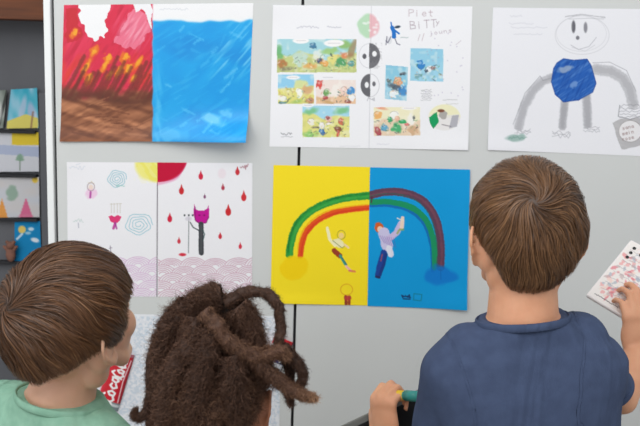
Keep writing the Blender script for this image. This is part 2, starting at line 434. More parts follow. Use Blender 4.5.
for i in range(34):
    x0 = 64 + rs.uniform(0, 70); y0 = 104 + rs.uniform(0, 30); a = rs.uniform(-.5, .3)
    s.line([(x0, y0), (x0 + 22 * math.cos(a), y0 + 22 * math.sin(a))], rs.uniform(.9, 2.2), [(104, 54, 32), (178, 118, 82), (130, 76, 48)][i % 3], .55, 1.2, soft=1.0, seed=i + 40, clip=lefth * (X < 152))
blue = right / (1 + np.exp(-(Yp - 20.8 - (s.noise(10, seed=31) - .5) * 3) * 2))
s.mix(blue, (2, 156, 230))
s.mix(blue * np.clip(s.noise(9, -50, 3, 32) * 1.4 - .5, 0, 1) * .6, (30, 176, 240))
s.mix(blue * np.clip(s.noise(14, 20, 2, 33) * 2.2 - 1.35, 0, 1) * .6, (6, 132, 214))
bk = blue * np.clip((X + Yp * .6 - 236) / 20, 0, 1) * np.clip((84 - Yp) / 20, 0, 1)
s.mix(bk * np.clip(s.noise(1.9, -48, 9, 34) * 3 - 1.6, 0, 1) * .75, (120, 206, 246))
s.mix(blue * np.clip(s.noise(2.2, -30, 6, 35) * 3 - 2, 0, 1) * .35, (90, 196, 244))
for i in range(26):
    x0, y0 = rs.uniform(158, 240), rs.uniform(30, 132); a = R(rs.choice([-50, -35, 25, -65])); L = rs.uniform(5, 16)
    s.line([(x0, y0), (x0 + L * math.cos(a), y0 + L * math.sin(a))], rs.uniform(1, 3), (96, 196, 246), rs.uniform(.25, .6), 2.5, seed=i + 60, soft=1.5)
s.mix(blue * np.exp(-((X - 158) / 4) ** 2) * np.clip((Yp - 55) / 30, 0, 1) * np.clip(s.noise(2, 80, 6, 36) * 2 - .4, 0, 1) * .6, (110, 206, 248))
s.ell(212, 118, 12, 4, (140, 214, 248), .7, 3, 20, .9, 70); s.ell(170, 135, 14, 6, (110, 200, 246), .5, 4, 0, .9, 71); s.ell(226, 112, 6, 4, (120, 206, 248), .6, 3, 10, .9, 72)
scribble(s, 160, 9, 28, 2.5, (150, 160, 175), 18, .6, .3, 3)
o = s.build('volcano_painting', M['gouache'], lift=curl([(1, 1, .34, .13, .042), (.55, 1, .3, .06, .003), (0, 1, .4, .08, .004)]))
tag(o, 'painted sheet with red and brown volcano left half and bright blue right half', 'painting')

# --- 2 comics sheet
s = Sheet([(273, 5), (472.5, 6.5), (468, 150), (269.5, 146.5)], 420, 310, (243, 243, 246))
X, Yp = s.P[:, 0], s.P[:, 1]
s.mix(np.clip(s.noise(30, seed=1), 0, 1) * .08, (225, 225, 236))
s.line([(371.5, 5), (369, 149)], .7, (205, 205, 210), .8)
def comic(x0, y0, x1, y1, sky, ground, seed, blobs, hz=.45, speech=(), tilt=0):
    P = [(x0, y0), (x1, y0 + tilt), (x1 - tilt * .6, y1 + tilt), (x0 - tilt * .6, y1)]
    k = s.poly(P, sky).astype(float)
    h = y0 + (y1 - y0) * hz + (s.noise(12, seed=seed) - .5) * (y1 - y0) * .35
    s.mix(k * np.clip((Yp - h) / 2 + .5, 0, 1), ground)
    g_ = np.clip((Yp - h) / 2 + .5, 0, 1) * np.clip(s.noise(3.2, seed=seed + 1) * 2 - 1, 0, 1)
    s.mix(k * g_ * .35, tuple(v * .82 for v in ground)); s.mix(k * .10, (250, 250, 250))
    s.mix(k * np.clip(s.noise(4, seed=seed + 2) * 3 - 1.7, 0, 1) * .4, (250, 248, 240))
    rr = np.random.RandomState(seed)
    for b in blobs:
        col = np.array(b[4]) * .88 + 245 * .12; big = max(b[2], b[3]) > 5.5
        s.ell(b[0], b[1], b[2] * .86, b[3] * .86, col, .8 if big else .95, 2.2 if big else .9, rr.uniform(-20, 20), .9, int(b[0]) + seed, k)
        if not big:
            s.ell(b[0] - b[2] * .2, b[1] - b[3] * .4, b[2] * .35, b[3] * .3, col * .4 + 150, .7, .8, 0, 0, 0, k)
            a_ = rr.uniform(0, 360); s.ring(b[0], b[1], b[2] * .85, b[3] * .85, .45, col * .45, .45, a_, a_ + 150)
    for i in range(int((x1 - x0) * (y1 - y0) / 28)):
        px, py = rr.uniform(x0 + 2, x1 - 2), rr.uniform(y0 + (y1 - y0) * .45, y1 - 1.5)
        c = [(60, 70, 80), (250, 250, 246), (200, 130, 90), (110, 160, 110), (250, 240, 190)][rr.randint(5)]
        s.line([(px, py), (px + rr.uniform(-2.4, 2.4), py + rr.uniform(-2, 2))], rr.uniform(.5, 1.1), c, .5, clip=k)
    for (a, b_, w, h_) in speech:
        s.ell(a, b_, w, h_, (248, 246, 246), 1, .7, 0, .1, 3, k); s.line([(a - w * .6, b_), (a + w * .6, b_)], .5, (150, 150, 160), .5)
comic(277, 38.5, 356.5, 71.5, (160, 212, 222), (196, 206, 128), 100, [(279, 52, 4, 8, (88, 170, 90)), (281, 63, 6, 4, (170, 92, 44)), (287, 68, 9, 2, (120, 116, 90)), (313, 45, 4, 3, (50, 110, 150)), (300, 58, 8, 8, (190, 220, 215)), (318, 55, 6, 6, (232, 236, 228)), (319, 60, 4, 3, (60, 70, 110)), (310, 65, 7, 3, (232, 160, 80)), (325, 62, 5, 4, (232, 158, 70)), (334, 58, 6, 5, (234, 220, 120)), (341, 61, 6, 5, (40, 140, 84)), (345, 54, 6, 3, (226, 110, 70)), (352, 50, 4, 12, (150, 118, 78)), (344, 44, 12, 5, (130, 178, 78)), (351, 63, 5, 3, (70, 150, 150)), (330, 50, 10, 4, (150, 196, 96))], .5, [(301, 40, 8, 3), (334, 42.5, 10, 3.5)])
comic(278, 73.5, 314, 103, (140, 204, 236), (224, 218, 118), 110, [(301, 84, 8, 6, (230, 226, 130)), (308, 90, 6, 6, (214, 158, 112)), (300, 92, 4, 5, (248, 248, 240)), (282, 97, 5, 3.5, (244, 244, 236)), (289, 92, 4, 4, (230, 222, 140)), (310, 100, 5, 3, (192, 130, 90)), (283, 102, 5, 1.5, (60, 120, 130)), (297, 101, 8, 2, (150, 190, 90))], .35, [(293, 76.5, 7, 2)])
comic(316, 79, 356, 103, (240, 224, 216), (232, 190, 150), 120, [(320, 84, 4, 5, (216, 56, 50)), (327, 92, 4, 5, (90, 150, 70)), (325, 97, 3, 2, (180, 60, 60)), (335, 90, 5, 7, (246, 240, 232)), (344, 90, 4, 5, (240, 205, 190)), (351, 90, 4, 4, (50, 134, 204)), (352, 97, 4, 4, (244, 244, 246)), (348, 101, 4, 1.5, (150, 70, 60)), (330, 102, 12, 1.6, (196, 150, 90))], .6, [(328, 76.5, 8, 2)])
comic(302.5, 105, 349.5, 137, (160, 214, 236), (226, 222, 126), 130, [(310, 111, 8, 3, (104, 186, 110)), (341, 110, 8, 3, (104, 186, 110)), (309, 134, 9, 4, (110, 192, 90)), (311, 121, 4, 4, (238, 236, 226)), (328, 118, 4, 3, (235, 190, 180)), (328, 117, 2, 2, (150, 60, 60)), (322, 125, 3, 4, (240, 238, 236)), (322, 132, 3, 4, (34, 104, 180)), (329, 123, 5, 1.2, (246, 240, 236)), (341, 121, 3, 4, (214, 90, 60)), (338, 129, 4, 3, (120, 60, 40)), (338, 133, 2, 4, (210, 80, 60)), (316, 127, 4, 1, (120, 110, 80))], .3, [(308, 104.5, 6, 2)])
scribble(s, 281, 134, 11, 3.4, (120, 120, 128), 14, .7, .75, 2); scribble(s, 281, 136.5, 12, 1.2, (120, 120, 128), 8, .6, .5, 4)
scribble(s, 297, 26.5, 22, 2.6, (176, 176, 190), 20, .8, .6, 5); scribble(s, 327, 26.5, 14, 2, (176, 176, 190), 12, .8, .6, 6)
# green and pink disc
s.ell(368.5, 25.5, 11, 11.5, (170, 216, 172), .75, 2, 0, .15, 2, (X < 369.5)); s.ell(368.5, 25.5, 11, 11.5, (232, 168, 176), .75, 2, 0, .15, 2, (X >= 369.5))
for i in range(10): s.ell(361 + rs.uniform(0, 17), 17 + rs.uniform(0, 17), 1.5, 1.2, (250, 250, 250), .6, 1)
# divided circles
s.ell(369, 55, 11.2, 12.6, (108, 108, 113), 1, .6, 0, 0, 0, (X >= 369.2)); s.mix((s.noise(1.6, seed=77) > .6) * .25 * ((X > 369) & (X < 382) & (Yp > 42) & (Yp < 68)), (150, 150, 154))
s.ell(374.5, 53, 2.3, 2.8, (244, 244, 246)); s.ell(364.5, 55.5, 2, 2.6, (96, 96, 102)); s.ring(369, 55, 10, 12, .5, (190, 190, 196), .7, 90, 270)
s.ell(370, 84.5, 9.3, 11.5, (104, 104, 109), 1, .6, 0, 0, 0, (X < 370.2)); s.ell(366.8, 84, 2, 3, (244, 244, 246)); s.ell(374, 83, 1.7, 2.4, (110, 110, 116)); s.ring(370, 84.5, 9.3, 11.5, .5, (180, 180, 186), .8, -90, 90)
scribble(s, 367, 98, 8, 4, (150, 150, 158), 10, .7, .6, 8)
# small blue jumping figure
s.line([(391, 22), (392, 27)], 1.3, (36, 116, 200)); s.line([(392, 27), (394, 31), (394, 36)], 4, (36, 116, 200), 1, 1); s.line([(395, 30), (399, 33)], 1.8, (36, 116, 200)); s.ell(389, 40, 3, 3.5, (214, 216, 222), .6, 1); s.ell(397.5, 26.5, 3, 1.3, (50, 70, 90), 1, .6, -10)
for p in ([(391, 36), (388, 42), (386, 40)], [(395, 38), (397, 43), (400, 44)], [(387, 36), (386, 44)]): s.line(p, .9, (90, 90, 110), .8)
scribble(s, 401, 37, 7, 1, (150, 170, 170), 6, .7, .7, 9)
write(s, 'Piet', 409, 16, 6.5, .8, (150, 118, 128), .9, 0, .42, asp=1.1)
write(s, 'BiTT', 410.5, 28.5, 7.5, .8, (140, 118, 132), .85, -4,.55, asp=1.1); write(s, 'y', 436, 24, 5, .7, (150, 130, 140), .8, 0, .6)
write(s, 'jouns', 430, 34.5, 4, .6, (160, 140, 155), .9, -8, .55, asp=1.3)
s.line([(420, 34), (418, 40)], .6, (170, 140, 150), .6); s.line([(424, 33), (422, 40)], .6, (170, 140, 150), .6); s.line([(456, 44), (461, 40)], .6, (170, 150, 165), .5)
comic(410.5, 47.5, 443.5, 80, (140, 202, 228), (150, 208, 232), 140, [(421, 64, 4.5, 5, (26, 116, 196)), (430, 68, 5, 3, (232, 238, 240)), (433, 67, 2.5, 2, (140, 90, 100)), (418, 75, 4, 2, (110, 160, 170)), (426, 70, 2, 2, (40, 60, 80))], .5, [], .6)
comic(386, 64, 408, 98, (130, 196, 222), (150, 206, 230), 150, [(398, 81, 5, 5, (226, 156, 110)), (395, 86, 8, 3, (60, 66, 76)), (403, 90, 5, 6, (30, 112, 190)), (393, 93, 5, 4, (236, 242, 244)), (389, 80, 3, 2, (70, 80, 90)), (403, 73, 4, 1.5, (50, 60, 70)), (399, 78, 3, 2, (226, 170, 130))], .5, [], 2)
comic(373.5, 106.5, 420, 135.5, (240, 234, 196), (232, 206, 176), 160, [(380, 107, 6, 1.4, (226, 96, 60)), (378, 114, 5, 4, (238, 170, 90)), (394, 114, 5, 4, (246, 246, 240)), (397, 127, 6, 7, (20, 160, 84)), (403, 121, 4, 2.5, (20, 160, 84)), (390, 119, 3, 3, (40, 160, 100)), (397, 118, 3, 3, (238, 180, 150)), (385, 127, 4, 4, (80, 160, 200)), (378, 131, 3.5, 5, (170, 60, 70)), (411, 119, 5, 6, (246, 244, 240)), (414, 117, 1.2, 2, (60, 70, 66)), (413, 130, 6, 5, (204, 158, 116)), (407, 124, 3, 1.5, (214, 80, 80))], .5, [(409, 107.5, 8, 1.6)], -.4)
for i in range(7): scribble(s, 421 + i % 2, 89 + i * 1.7, 10, 1.2, (150, 150, 156), 7, .6, .6, 20 + i)
k = np.hypot((X - 444.5) / 16, (Yp - 117) / 13.5) < 1
s.ell(444.5, 117, 16, 13.5, (240, 236, 190), .85, 1, clip=(Yp < 117)); s.ell(444.5, 117, 15.5, 13, (232, 228, 226), .8, 1, clip=(Yp >= 114))
s.poly([(429, 116), (437, 111), (438, 122), (434, 129), (430, 124)], (24, 158, 96), 1, wob=2); s.ell(443, 114, 4, 5, (176, 172, 168), 1, .8, 0, .4, 3); s.ell(441, 110, 3.5, 1.6, (130, 80, 60), 1, .6)
s.poly([(452, 115), (459, 114), (457, 126), (449, 128)], (168, 168, 178), .8); s.line([(442, 124), (451, 126)], .9, (110, 100, 110), .7); scribble(s, 443, 99, 14, .6, (140, 140, 140), 6, .5, .6, 31); scribble(s, 446, 103, 12, .8, (170, 170, 160), 8, .5, .6, 32)
for i in range(30):
    x0, y0 = rs.uniform(425, 464), rs.uniform(30, 100); s.ell(x0, y0, .7, .7, (170, 160, 190), .4, .5)
scribble(s, 377, 144, 12, 1, (180, 180, 196), 10, .6, .4, 33); scribble(s, 340, 146, 20, .6, (190, 190, 200), 10, .6, .4, 34)
o = s.build('comic_collage_sheet', M['drawing'], lift=curl([(1, 1, .3, .1, .003), (0, 0, .1, .1, .002)]))
tag(o, 'white sheet with pasted comic panels and black and white divided circles', 'collage')

# --- 3 pencil figure sheet
s = Sheet([(493, 7.5), (690, 9.5), (687, 158), (487.5, 149.8)], 400, 300, (238, 238, 243))
X, Yp = s.P[:, 0], s.P[:, 1]
def Z(x, y): return (480 + x / 2.6625, y / 2.6625)
def shade(pts, w, col, al=.6, seed=0):
    s.line([Z(*p) for p in pts], w, tuple(v + 12 for v in col), al, 1.6, soft=1.6, seed=seed); 
    s.line([Z(*p) for p in pts], w * .55, tuple(v - 14 for v in col), al * .4, 3, seed=seed + 9)
shade([(190, 205), (165, 215), (140, 240), (118, 280), (103, 335)], 9, (172, 172, 178), .75, 1)
shade([(310, 182), (350, 188), (380, 205), (398, 235), (408, 275)], 11, (174, 174, 179), .75, 2)
shade([(226, 265), (219, 335)], 8, (164, 164, 170), .85, 3); shade([(284, 250), (287, 330)], 8.5, (168, 168, 174), .85, 4)
for pts in ([(190, 205), (168, 212), (160, 200)], [(300, 165), (345, 163), (390, 185), (415, 240)], [(160, 200), (120, 245), (88, 330)]): s.line([Z(*p) for p in pts], .7, (130, 130, 138), .5)
bp = [(205, 165), (222, 154), (250, 158), (285, 155), (296, 172), (304, 200), (309, 220), (300, 243), (262, 264), (222, 269), (200, 248), (190, 215), (196, 180)]
s.poly([Z(*p) for p in bp], (38, 96, 182), 1, wob=1.5)
k = s.poly([Z(*p) for p in bp], (38, 96, 182), .6).astype(float)
s.mix(k * np.clip(s.noise(1.1, -35, 9, 41) * 2.4 - 1.2, 0, 1) * .5, (112, 154, 214)); s.mix(k * np.clip(s.noise(1.2, -62, 8, 42) * 2.4 - 1.2, 0, 1) * .5, (16, 66, 150))
s.ell(*Z(225, 182), 7, 3, (170, 184, 206), .75, 1.5, -20, .8, 3, k); s.ell(*Z(250, 222), 3, 4, (120, 156, 212), .8, 1.5, 30, .6, 4, k)
s.line([Z(*p) for p in bp + [bp[0]]], .9, (24, 70, 150), .8)
g = (196, 196, 202)
s.ring(*Z(272, 92), 27, 19, .6, g, .6); s.ring(*Z(270, 88), 25, 17.5, .5, g, .5)
s.line([Z(228, 44), Z(270, 38), (Z(332, 46))], 1.1, (176, 176, 182), .7, 1); s.line([Z(236, 50), Z(290, 48), Z(330, 50)], .7, (180, 180, 186), .6)
s.ell(*Z(249, 70), 2, 6, (98, 98, 106), .95, .8); s.ell(*Z(281, 72), 1.9, 5.2, (134, 134, 142), .9, .8); s.ell(*Z(260, 99), 1.8, 2, (110, 110, 118), .9, .7); s.line([Z(246, 60), Z(246, 78)], .8, (150, 150, 156), .6)
s.line([Z(242, 118), Z(262, 130), Z(290, 122), Z(310, 98)], .8, (180, 180, 188), .7); s.line([Z(245, 124), Z(280, 134), Z(306, 118)], .7, (196, 196, 202), .6)
for i, (x, y) in enumerate([(80, 42), (78, 62), (82, 72), (90, 90)]): scribble(s, *Z(x, y), [12, 24, 36, 28][i], 1.8, (205, 205, 214), 14, .8, .5, 50 + i)
for i, (x, y, w, h) in enumerate([(193, 352, 18, 8), (276, 338, 16, 6), (92, 345, 16, 8)]):
    for j in range(3): scribble(s, *Z(x, y + j * 5), w, h * .5, (150, 150, 158), 9, .7, .5, 60 + i * 4 + j)
s.ell(*Z(98, 366), 9.5, 3.4, (128, 166, 156), .7, 1.5, -5, .5, 66); scribble(s, *Z(76, 366), 18, 3, (90, 136, 124), 16, .8, .5, 67)
bag = [(353, 326), (375, 314), (470, 312), (520, 330), (500, 372), (378, 398), (366, 368)]
s.poly([Z(*p) for p in bag], (172, 170, 172), .75, wob=1); s.mix(s.poly([Z(*p) for p in bag], (172, 170, 172), 0) * (s.noise(1.4, 20, 5, 68) > .6) * .3, (205, 203, 205))
s.ell(*Z(400, 348), 11.5, 11, (236, 234, 236), 1, .6, 0, .1, 2); s.ring(*Z(400, 348), 11.5, 11, .6, (140, 134, 134), .7)
for j in range(3): write(s, ['sana', 'mein', 'rose'][j], *Z(380, 344 + j * 15), 3.6, .6, (140, 110, 110), .85, -12, .7)
for j in range(5): scribble(s, *Z(372, 278 + j * 8), 24, 2.5, (140, 140, 148), 12, .7, .55, 70 + j)
s.line([Z(372, 278), Z(368, 308), Z(400, 316), Z(430, 306)], .9, (120, 120, 128), .6)
o = s.build('pencil_figure_drawing', M['drawing'], lift=curl([(0, 1, .2, .1, .003)]))
tag(o, 'white sheet with pencil drawn grey limbed figure in a blue body', 'drawing')

# --- 4 angels and devil sheet
s = Sheet([(67, 162), (252.5, 163), (252, 297.5), (68, 296)], 390, 280, (241, 240, 244))
X, Yp = s.P[:, 0], s.P[:, 1]
def Z(x, y): return (60 + x / 2.84, 150 + y / 2.84)
def scales(x0, x1, col, seed, top):
    rr = np.random.RandomState(seed)
    for row in range(6):
        y = top(0) + row * 8.2
        n = int((x1 - x0) / 22) + 3
        for i in range(n):
            cx = x0 - 8 + (i + (row % 2) * .5) * 22 + rr.uniform(-2, 2); R0 = rr.uniform(12.5, 14.5); fl_ = rr.uniform(.62, .74); cp = ((X > x0) & (X < x1)).astype(float)
            s.ell(cx, y + 10, R0 * 1.02, R0 * fl_ * 1.04, (241, 240, 244), 1, .4, clip=cp * (Yp < y + 11.5))
            for r_ in (1, .82, .64, .46, .28):
                a_ = rr.uniform(4, 14)
                pts = [(cx + R0 * r_ * math.cos(R(t)), y + 10 - R0 * r_ * fl_ * math.sin(R(t))) for t in np.linspace(a_, 180 - a_, 16)]
                s.line(pts, .6, col, .72, clip=cp)
scales(104, 157, (196, 130, 190), 3, lambda x: 255); scales(158, 252.5, (176, 96, 130), 5, lambda x: 256)
s.line([(157.5, 162), (157, 297)], .9, (70, 60, 70), .8)
s.ell(157.5, 162, 23, 21, (240, 232, 110), 1, 3, 0, .15, 3, (X < 157.3)); s.mix((X < 157) * (X > 134) * (Yp < 183) * (s.noise(2, 50, 5, 6) > .6) * .3, (250, 246, 200))
s.ell(157.5, 160, 29, 22, (198, 14, 58), 1, .8, 0, .08, 4, (X >= 157.6)); s.ell(157.5, 160, 30.5, 23.5, (230, 120, 170), .5, 1.5, 0, .15, 4, ((X >= 157.6) & (np.hypot((X - 157.5) / 28, (Yp - 160) / 21.5) > 1)))
def spiral(cx, cy, rx, ry, col, turns=4, seed=0):
    rr = np.random.RandomState(seed); pts = []
    for i in range(90):
        t = i / 89; a = t * turns * 2 * math.pi; r = .12 + .88 * t; w = 1 + .08 * math.sin(7 * a * .7 + seed)
        pts.append((cx + rx * r * w * math.cos(a), cy + ry * r * w * math.sin(a)))
    s.line(pts, .7, col, .75)
spiral(*Z(162, 82), 10, 9, (110, 178, 196), 4, 1); scribble(s, *Z(160, 100), 8, 3, (120, 190, 180), 10, .8, .6, 81)
spiral(*Z(224, 210), 14.5, 11.5, (112, 182, 200), 4, 2)
s.ell(*Z(88, 122), 5.5, 5, (240, 180, 220), .55, 1.5, 0, .5, 7); s.ring(*Z(88, 103), 3.6, 4, .8, (150, 120, 130), .7); s.ell(*Z(88, 104), 2.4, 2.6, (238, 214, 200), .8, .8); s.line([Z(87, 118), Z(86, 133)], 2, (180, 70, 160), .9); scribble(s, *Z(80, 90), 6, 3, (200, 190, 150), 7, .6, .5, 82)
scribble(s, *Z(38, 198), 10, 4, (180, 200, 196), 9, .7, .6, 83); s.line([Z(52, 205), Z(53, 218)], 1, (150, 150, 170), .6)
hp = [Z(138, 186), Z(147, 182), Z(155, 188), Z(164, 182), Z(175, 187), Z(170, 200), Z(157, 208), Z(143, 200)]
s.poly(hp, (226, 60, 120), 1, wob=1); s.line([Z(157, 205), Z(152, 220)], 2.6, (190, 60, 150), .9); s.line([Z(157, 205), Z(161, 221)], 1.6, (170, 60, 150), .9)
for dx in (146, 154, 163, 171): s.line([Z(dx, 150), Z(dx, 176)], .9, (206, 200, 190), .7)
s.line([Z(143, 152), Z(175, 150)], .8, (206, 200, 190), .7)
s.line([Z(143, 270), Z(144, 290)], .8, (120, 110, 130), .7); s.line([Z(140, 277), Z(148, 275)], .7, (120, 110, 130), .7)
scribble(s, *Z(28, 50), 15, 4, (196, 206, 220), 14, .7, .5, 84); s.line([Z(46, 42), Z(58, 38)], .7, (190, 200, 214), .5)
for (x, y, h, c) in [(345, 110, 10.5, (206, 44, 52)), (400, 70, 9.5, (212, 40, 70)), (504, 58, 9, (206, 50, 62)), (463, 103, 7, (180, 60, 80)), (411, 129, 5, (130, 70, 110)), (522, 128, 11, (212, 48, 56)), (478, 168, 12, (206, 44, 50)), (312, 189, 10, (212, 32, 66)), (338, 254, 7, (206, 50, 70)), (455, 240, 7.5, (208, 50, 66)), (512, 269, 7, (214, 50, 74))]:
    cx, cy = Z(x, y); w = h * .24
    s.ell(cx, cy + h * .16, w, h * .33, c, 1, .5); s.poly([(cx, cy - h * .52), (cx - w * .85, cy + h * .1), (cx + w * .85, cy + h * .1)], c)
s.poly([Z(381, 150), Z(386, 166), Z(395, 170), Z(408, 170), Z(418, 164), Z(423, 152), Z(424, 190), Z(414, 206), Z(398, 209), Z(384, 200), Z(379, 180)], (196, 16, 150), 1)
s.line([Z(384, 160), Z(384, 196), Z(398, 208), Z(416, 204), Z(423, 186)], .8, (100, 20, 90), .7); s.ell(*Z(396, 183), 1, .8, (120, 10, 90)); s.ell(*Z(410, 183), 1, .8, (120, 10, 90))
s.line([Z(401, 208), Z(401, 290)], 5, (64, 66, 72), 1, .6); s.line([Z(401, 212), Z(401, 288)], 2, (100, 104, 104), .4)
s.line([Z(370, 203), Z(378, 217), Z(398, 228)], 1.1, (50, 60, 66), .9); s.line([Z(403, 222), Z(411, 236), Z(406, 256)], 1, (60, 90, 90), .8)
s.line([Z(366, 190), Z(365, 290)], .8, (90, 100, 104), .8); s.ell(*Z(365, 193), 3.4, 2.2, (214, 210, 220), .8, .8)
for p in (354, 366, 377): s.ell(*Z(p, 183), .9, 1, (40, 50, 56))
s.ell(*Z(348, 295), 3.6, 1.6, (214, 50, 70), 1, .8); scribble(s, *Z(512, 48), 8, 6, (150, 80, 90), 9, .8, .7, 85); s.ell(*Z(460, 66), 4, 5, (238, 220, 228), .6, 2)
o = s.build('devil_drawing', M['drawing'], lift=curl([(1, 1, .2, .12, .002), (0, 0, .1, .1, .002)]))
tag(o, 'white sheet with red drops, magenta horned devil and scalloped clouds', 'drawing')

# --- 5 rainbow, yellow half and blue half
def Z(x, y): return (265 + x / 2.66, 155 + y / 2.66)
def smoothpath(pts, n=8):
    out = []
    P = [np.array(p, float) for p in pts]; P = [2 * P[0] - P[1]] + P + [2 * P[-1] - P[-2]]
    for i in range(1, len(P) - 2):
        for k in range(n):
            t = k / n
            out.append(.5 * ((2 * P[i]) + (-P[i-1] + P[i+1]) * t + (2*P[i-1] - 5*P[i] + 4*P[i+1] - P[i+2]) * t*t + (-P[i-1] + 3*P[i] - 3*P[i+1] + P[i+2]) * t**3))
    out.append(P[-2]); return [tuple(p) for p in out]
s = Sheet([(273.5, 165), (370.5, 167), (368.5, 305.5), (270.5, 303)], 210, 290, (252, 226, 36))
og = smoothpath([Z(65, 264), Z(70, 225), Z(88, 180), (Z(125, 145)), Z(180, 121), Z(235, 110), Z(279, 106)])
s.line(og, 7.5, (44, 154, 62), 1, 1.2, seed=1); s.line([(x + 1, y + .8) for x, y in og], 2, (70, 180, 76), .6, 2, seed=2); s.line([(x - 1.5, y - 1.5) for x, y in og], 1, (20, 100, 40), .6, 1.5, seed=3)
ir = smoothpath([Z(94, 268), Z(98, 235), Z(112, 200), Z(140, 172), Z(180, 153), Z(230, 143), Z(279, 138)])
s.line(ir, 5.6, (234, 84, 30), 1, 1, seed=4); s.line([(x + .7, y + .7) for x, y in ir], 1.6, (214, 50, 30), .6, 1.5, seed=5)
s.line([(x - 2.6, y - 2.9) for x, y in ir], 1.3, (244, 170, 20), .8, .8, seed=6)
s.ell(*Z(78, 298), 14.5, 13, (250, 212, 4), .9, 2, 0, .3, 7)
s.line([Z(166, 192), Z(172, 222), Z(186, 238)], 3, (250, 244, 200), .95, .6); s.ring(*Z(203, 210), 4, 4.4, .7, (150, 140, 60), .8); s.ell(*Z(203, 212), 2.6, 3, (248, 214, 150), .9, .8)
s.ell(*Z(196, 232), 6, 4, (244, 238, 196), .95, 1, 30, .3, 8); s.line([Z(180, 225), Z(205, 245), Z(215, 238)], .8, (140, 150, 90), .8); s.line([Z(212, 236), Z(222, 244)], 2, (248, 220, 190), .9)
s.line([Z(184, 252), Z(199, 266)], 5, (158, 62, 36), 1, .8); s.line([Z(200, 266), Z(216, 292)], 2.8, (60, 156, 140), 1, .6); s.line([Z(205, 270), Z(218, 290)], .8, (40, 90, 110), .8); s.line([Z(216, 294), Z(228, 306)], 2.6, (244, 190, 170), 1); s.line([Z(224, 306), Z(239, 308)], 2, (222, 110, 90), .8)
s.ring(*Z(217, 357), 6, 5.6, .8, (226, 160, 30), .9); s.line([Z(214, 376), Z(216, 398)], 2.6, (150, 60, 40), 1, .8); s.line([Z(225, 376), Z(224, 398)], 2.4, (160, 70, 40), 1, .8); s.ell(*Z(220, 380), 3.6, 2.4, (190, 60, 60), .9, 1)
yo = s.build('yellow_rainbow_sheet', M['drawing'], 1.8994, lift=curl([(.2, 1, .5, .06, .003)]))
tag(yo, 'yellow sheet with green and orange half rainbow and leaping figure', 'drawing')
s = Sheet([(370, 167.3), (470, 169.5), (466.5, 309.5), (367.5, 306)], 210, 290, (0, 154, 218))
s.mix(s.noise(20, seed=9) * .25, (22, 160, 228))
ob = smoothpath([Z(277, 106), Z(315, 98), Z(355, 97), Z(400, 108), Z(435, 135), Z(458, 180), Z(468, 240), Z(467, 297)])
inb = smoothpath([Z(277, 124), Z(330, 123), Z(380, 134), Z(415, 155), Z(438, 190), Z(450, 240), Z(452, 297)])
s.line([(x - 2.2, y + 3) for x, y in inb], 4, (6, 104, 178), .9, 1, seed=10)
s.line(inb, 5.8, (20, 146, 96), 1, 1, seed=11); s.line(ob, 7.8, (96, 62, 84), 1, 1.2, seed=12); s.line([(x + .8, y) for x, y in ob], 2, (130, 76, 92), .6, 2, seed=13); s.line([(x - 3.6, y + 1.8) for x, y in ob], 1, (50, 100, 90), .8, 1, seed=14)
s.line([Z(284, 110), Z(283, 124)], 1.4, (90, 40, 60), .8)
s.ell(*Z(467, 318), 15, 9.5, (2, 118, 206), .85, 3, 0, .5, 15); s.line([Z(467, 305), Z(468, 330)], .7, (4, 90, 170), .6)
s.ell(*Z(304, 190), 4.8, 5, (214, 96, 40), 1, .8, 0, .3, 16); s.ell(*Z(306, 195), 2.8, 3, (244, 208, 184), 1, .8)
s.line([Z(316, 205), Z(325, 240)], 11, (206, 200, 232), 1, 1.2, seed=17); s.line([Z(330, 245), Z(335, 262)], 6, (226, 226, 240), 1, 1, seed=18); s.line([Z(330, 220), Z(350, 205), Z(362, 180)], 6, (204, 190, 226), 1, 1, seed=19); s.line([Z(364, 190), Z(366, 166)], 4, (240, 214, 196), 1, 1, seed=20)
s.line([Z(352, 206), Z(358, 196), Z(368, 196)], 2, (150, 170, 90), .8); s.line([Z(352, 166), Z(366, 172)], 1.3, (240, 225, 210), .9)
for i in range(7): s.line([Z(306 + i * 6, 212 + i), Z(318 + i * 5, 232 + i * 2)], .6, (120, 90, 170), .6)
s.line([Z(316, 258), Z(308, 285), Z(301, 318)], 6.5, (28, 66, 150), 1, 1, seed=21); s.line([Z(322, 262), Z(316, 290), Z(306, 316)], 3, (24, 56, 130), 1); s.line([Z(296, 322), Z(304, 324)], 2.6, (40, 40, 90), 1); s.line([Z(312, 262), Z(308, 280)], 1, (220, 90, 60), .7)
scribble(s, *Z(364, 375), 8.5, 3.5, (20, 40, 90), 14, 1.1, .9, 90); s.line([Z(368, 382), Z(386, 383)], 1.2, (14, 40, 90), .9)
s.line([Z(396, 368), Z(417, 370), Z(415, 387), Z(395, 385), Z(396, 368)], .8, (20, 110, 110), .7)
bo = s.build('blue_rainbow_sheet', M['drawing'], 1.8986, lift=curl([(1, 1, .3, .12, .006), (1, .5, .12, .9, .003)]))
tag(bo, 'blue sheet with purple and green half rainbow and red haired figure', 'drawing')

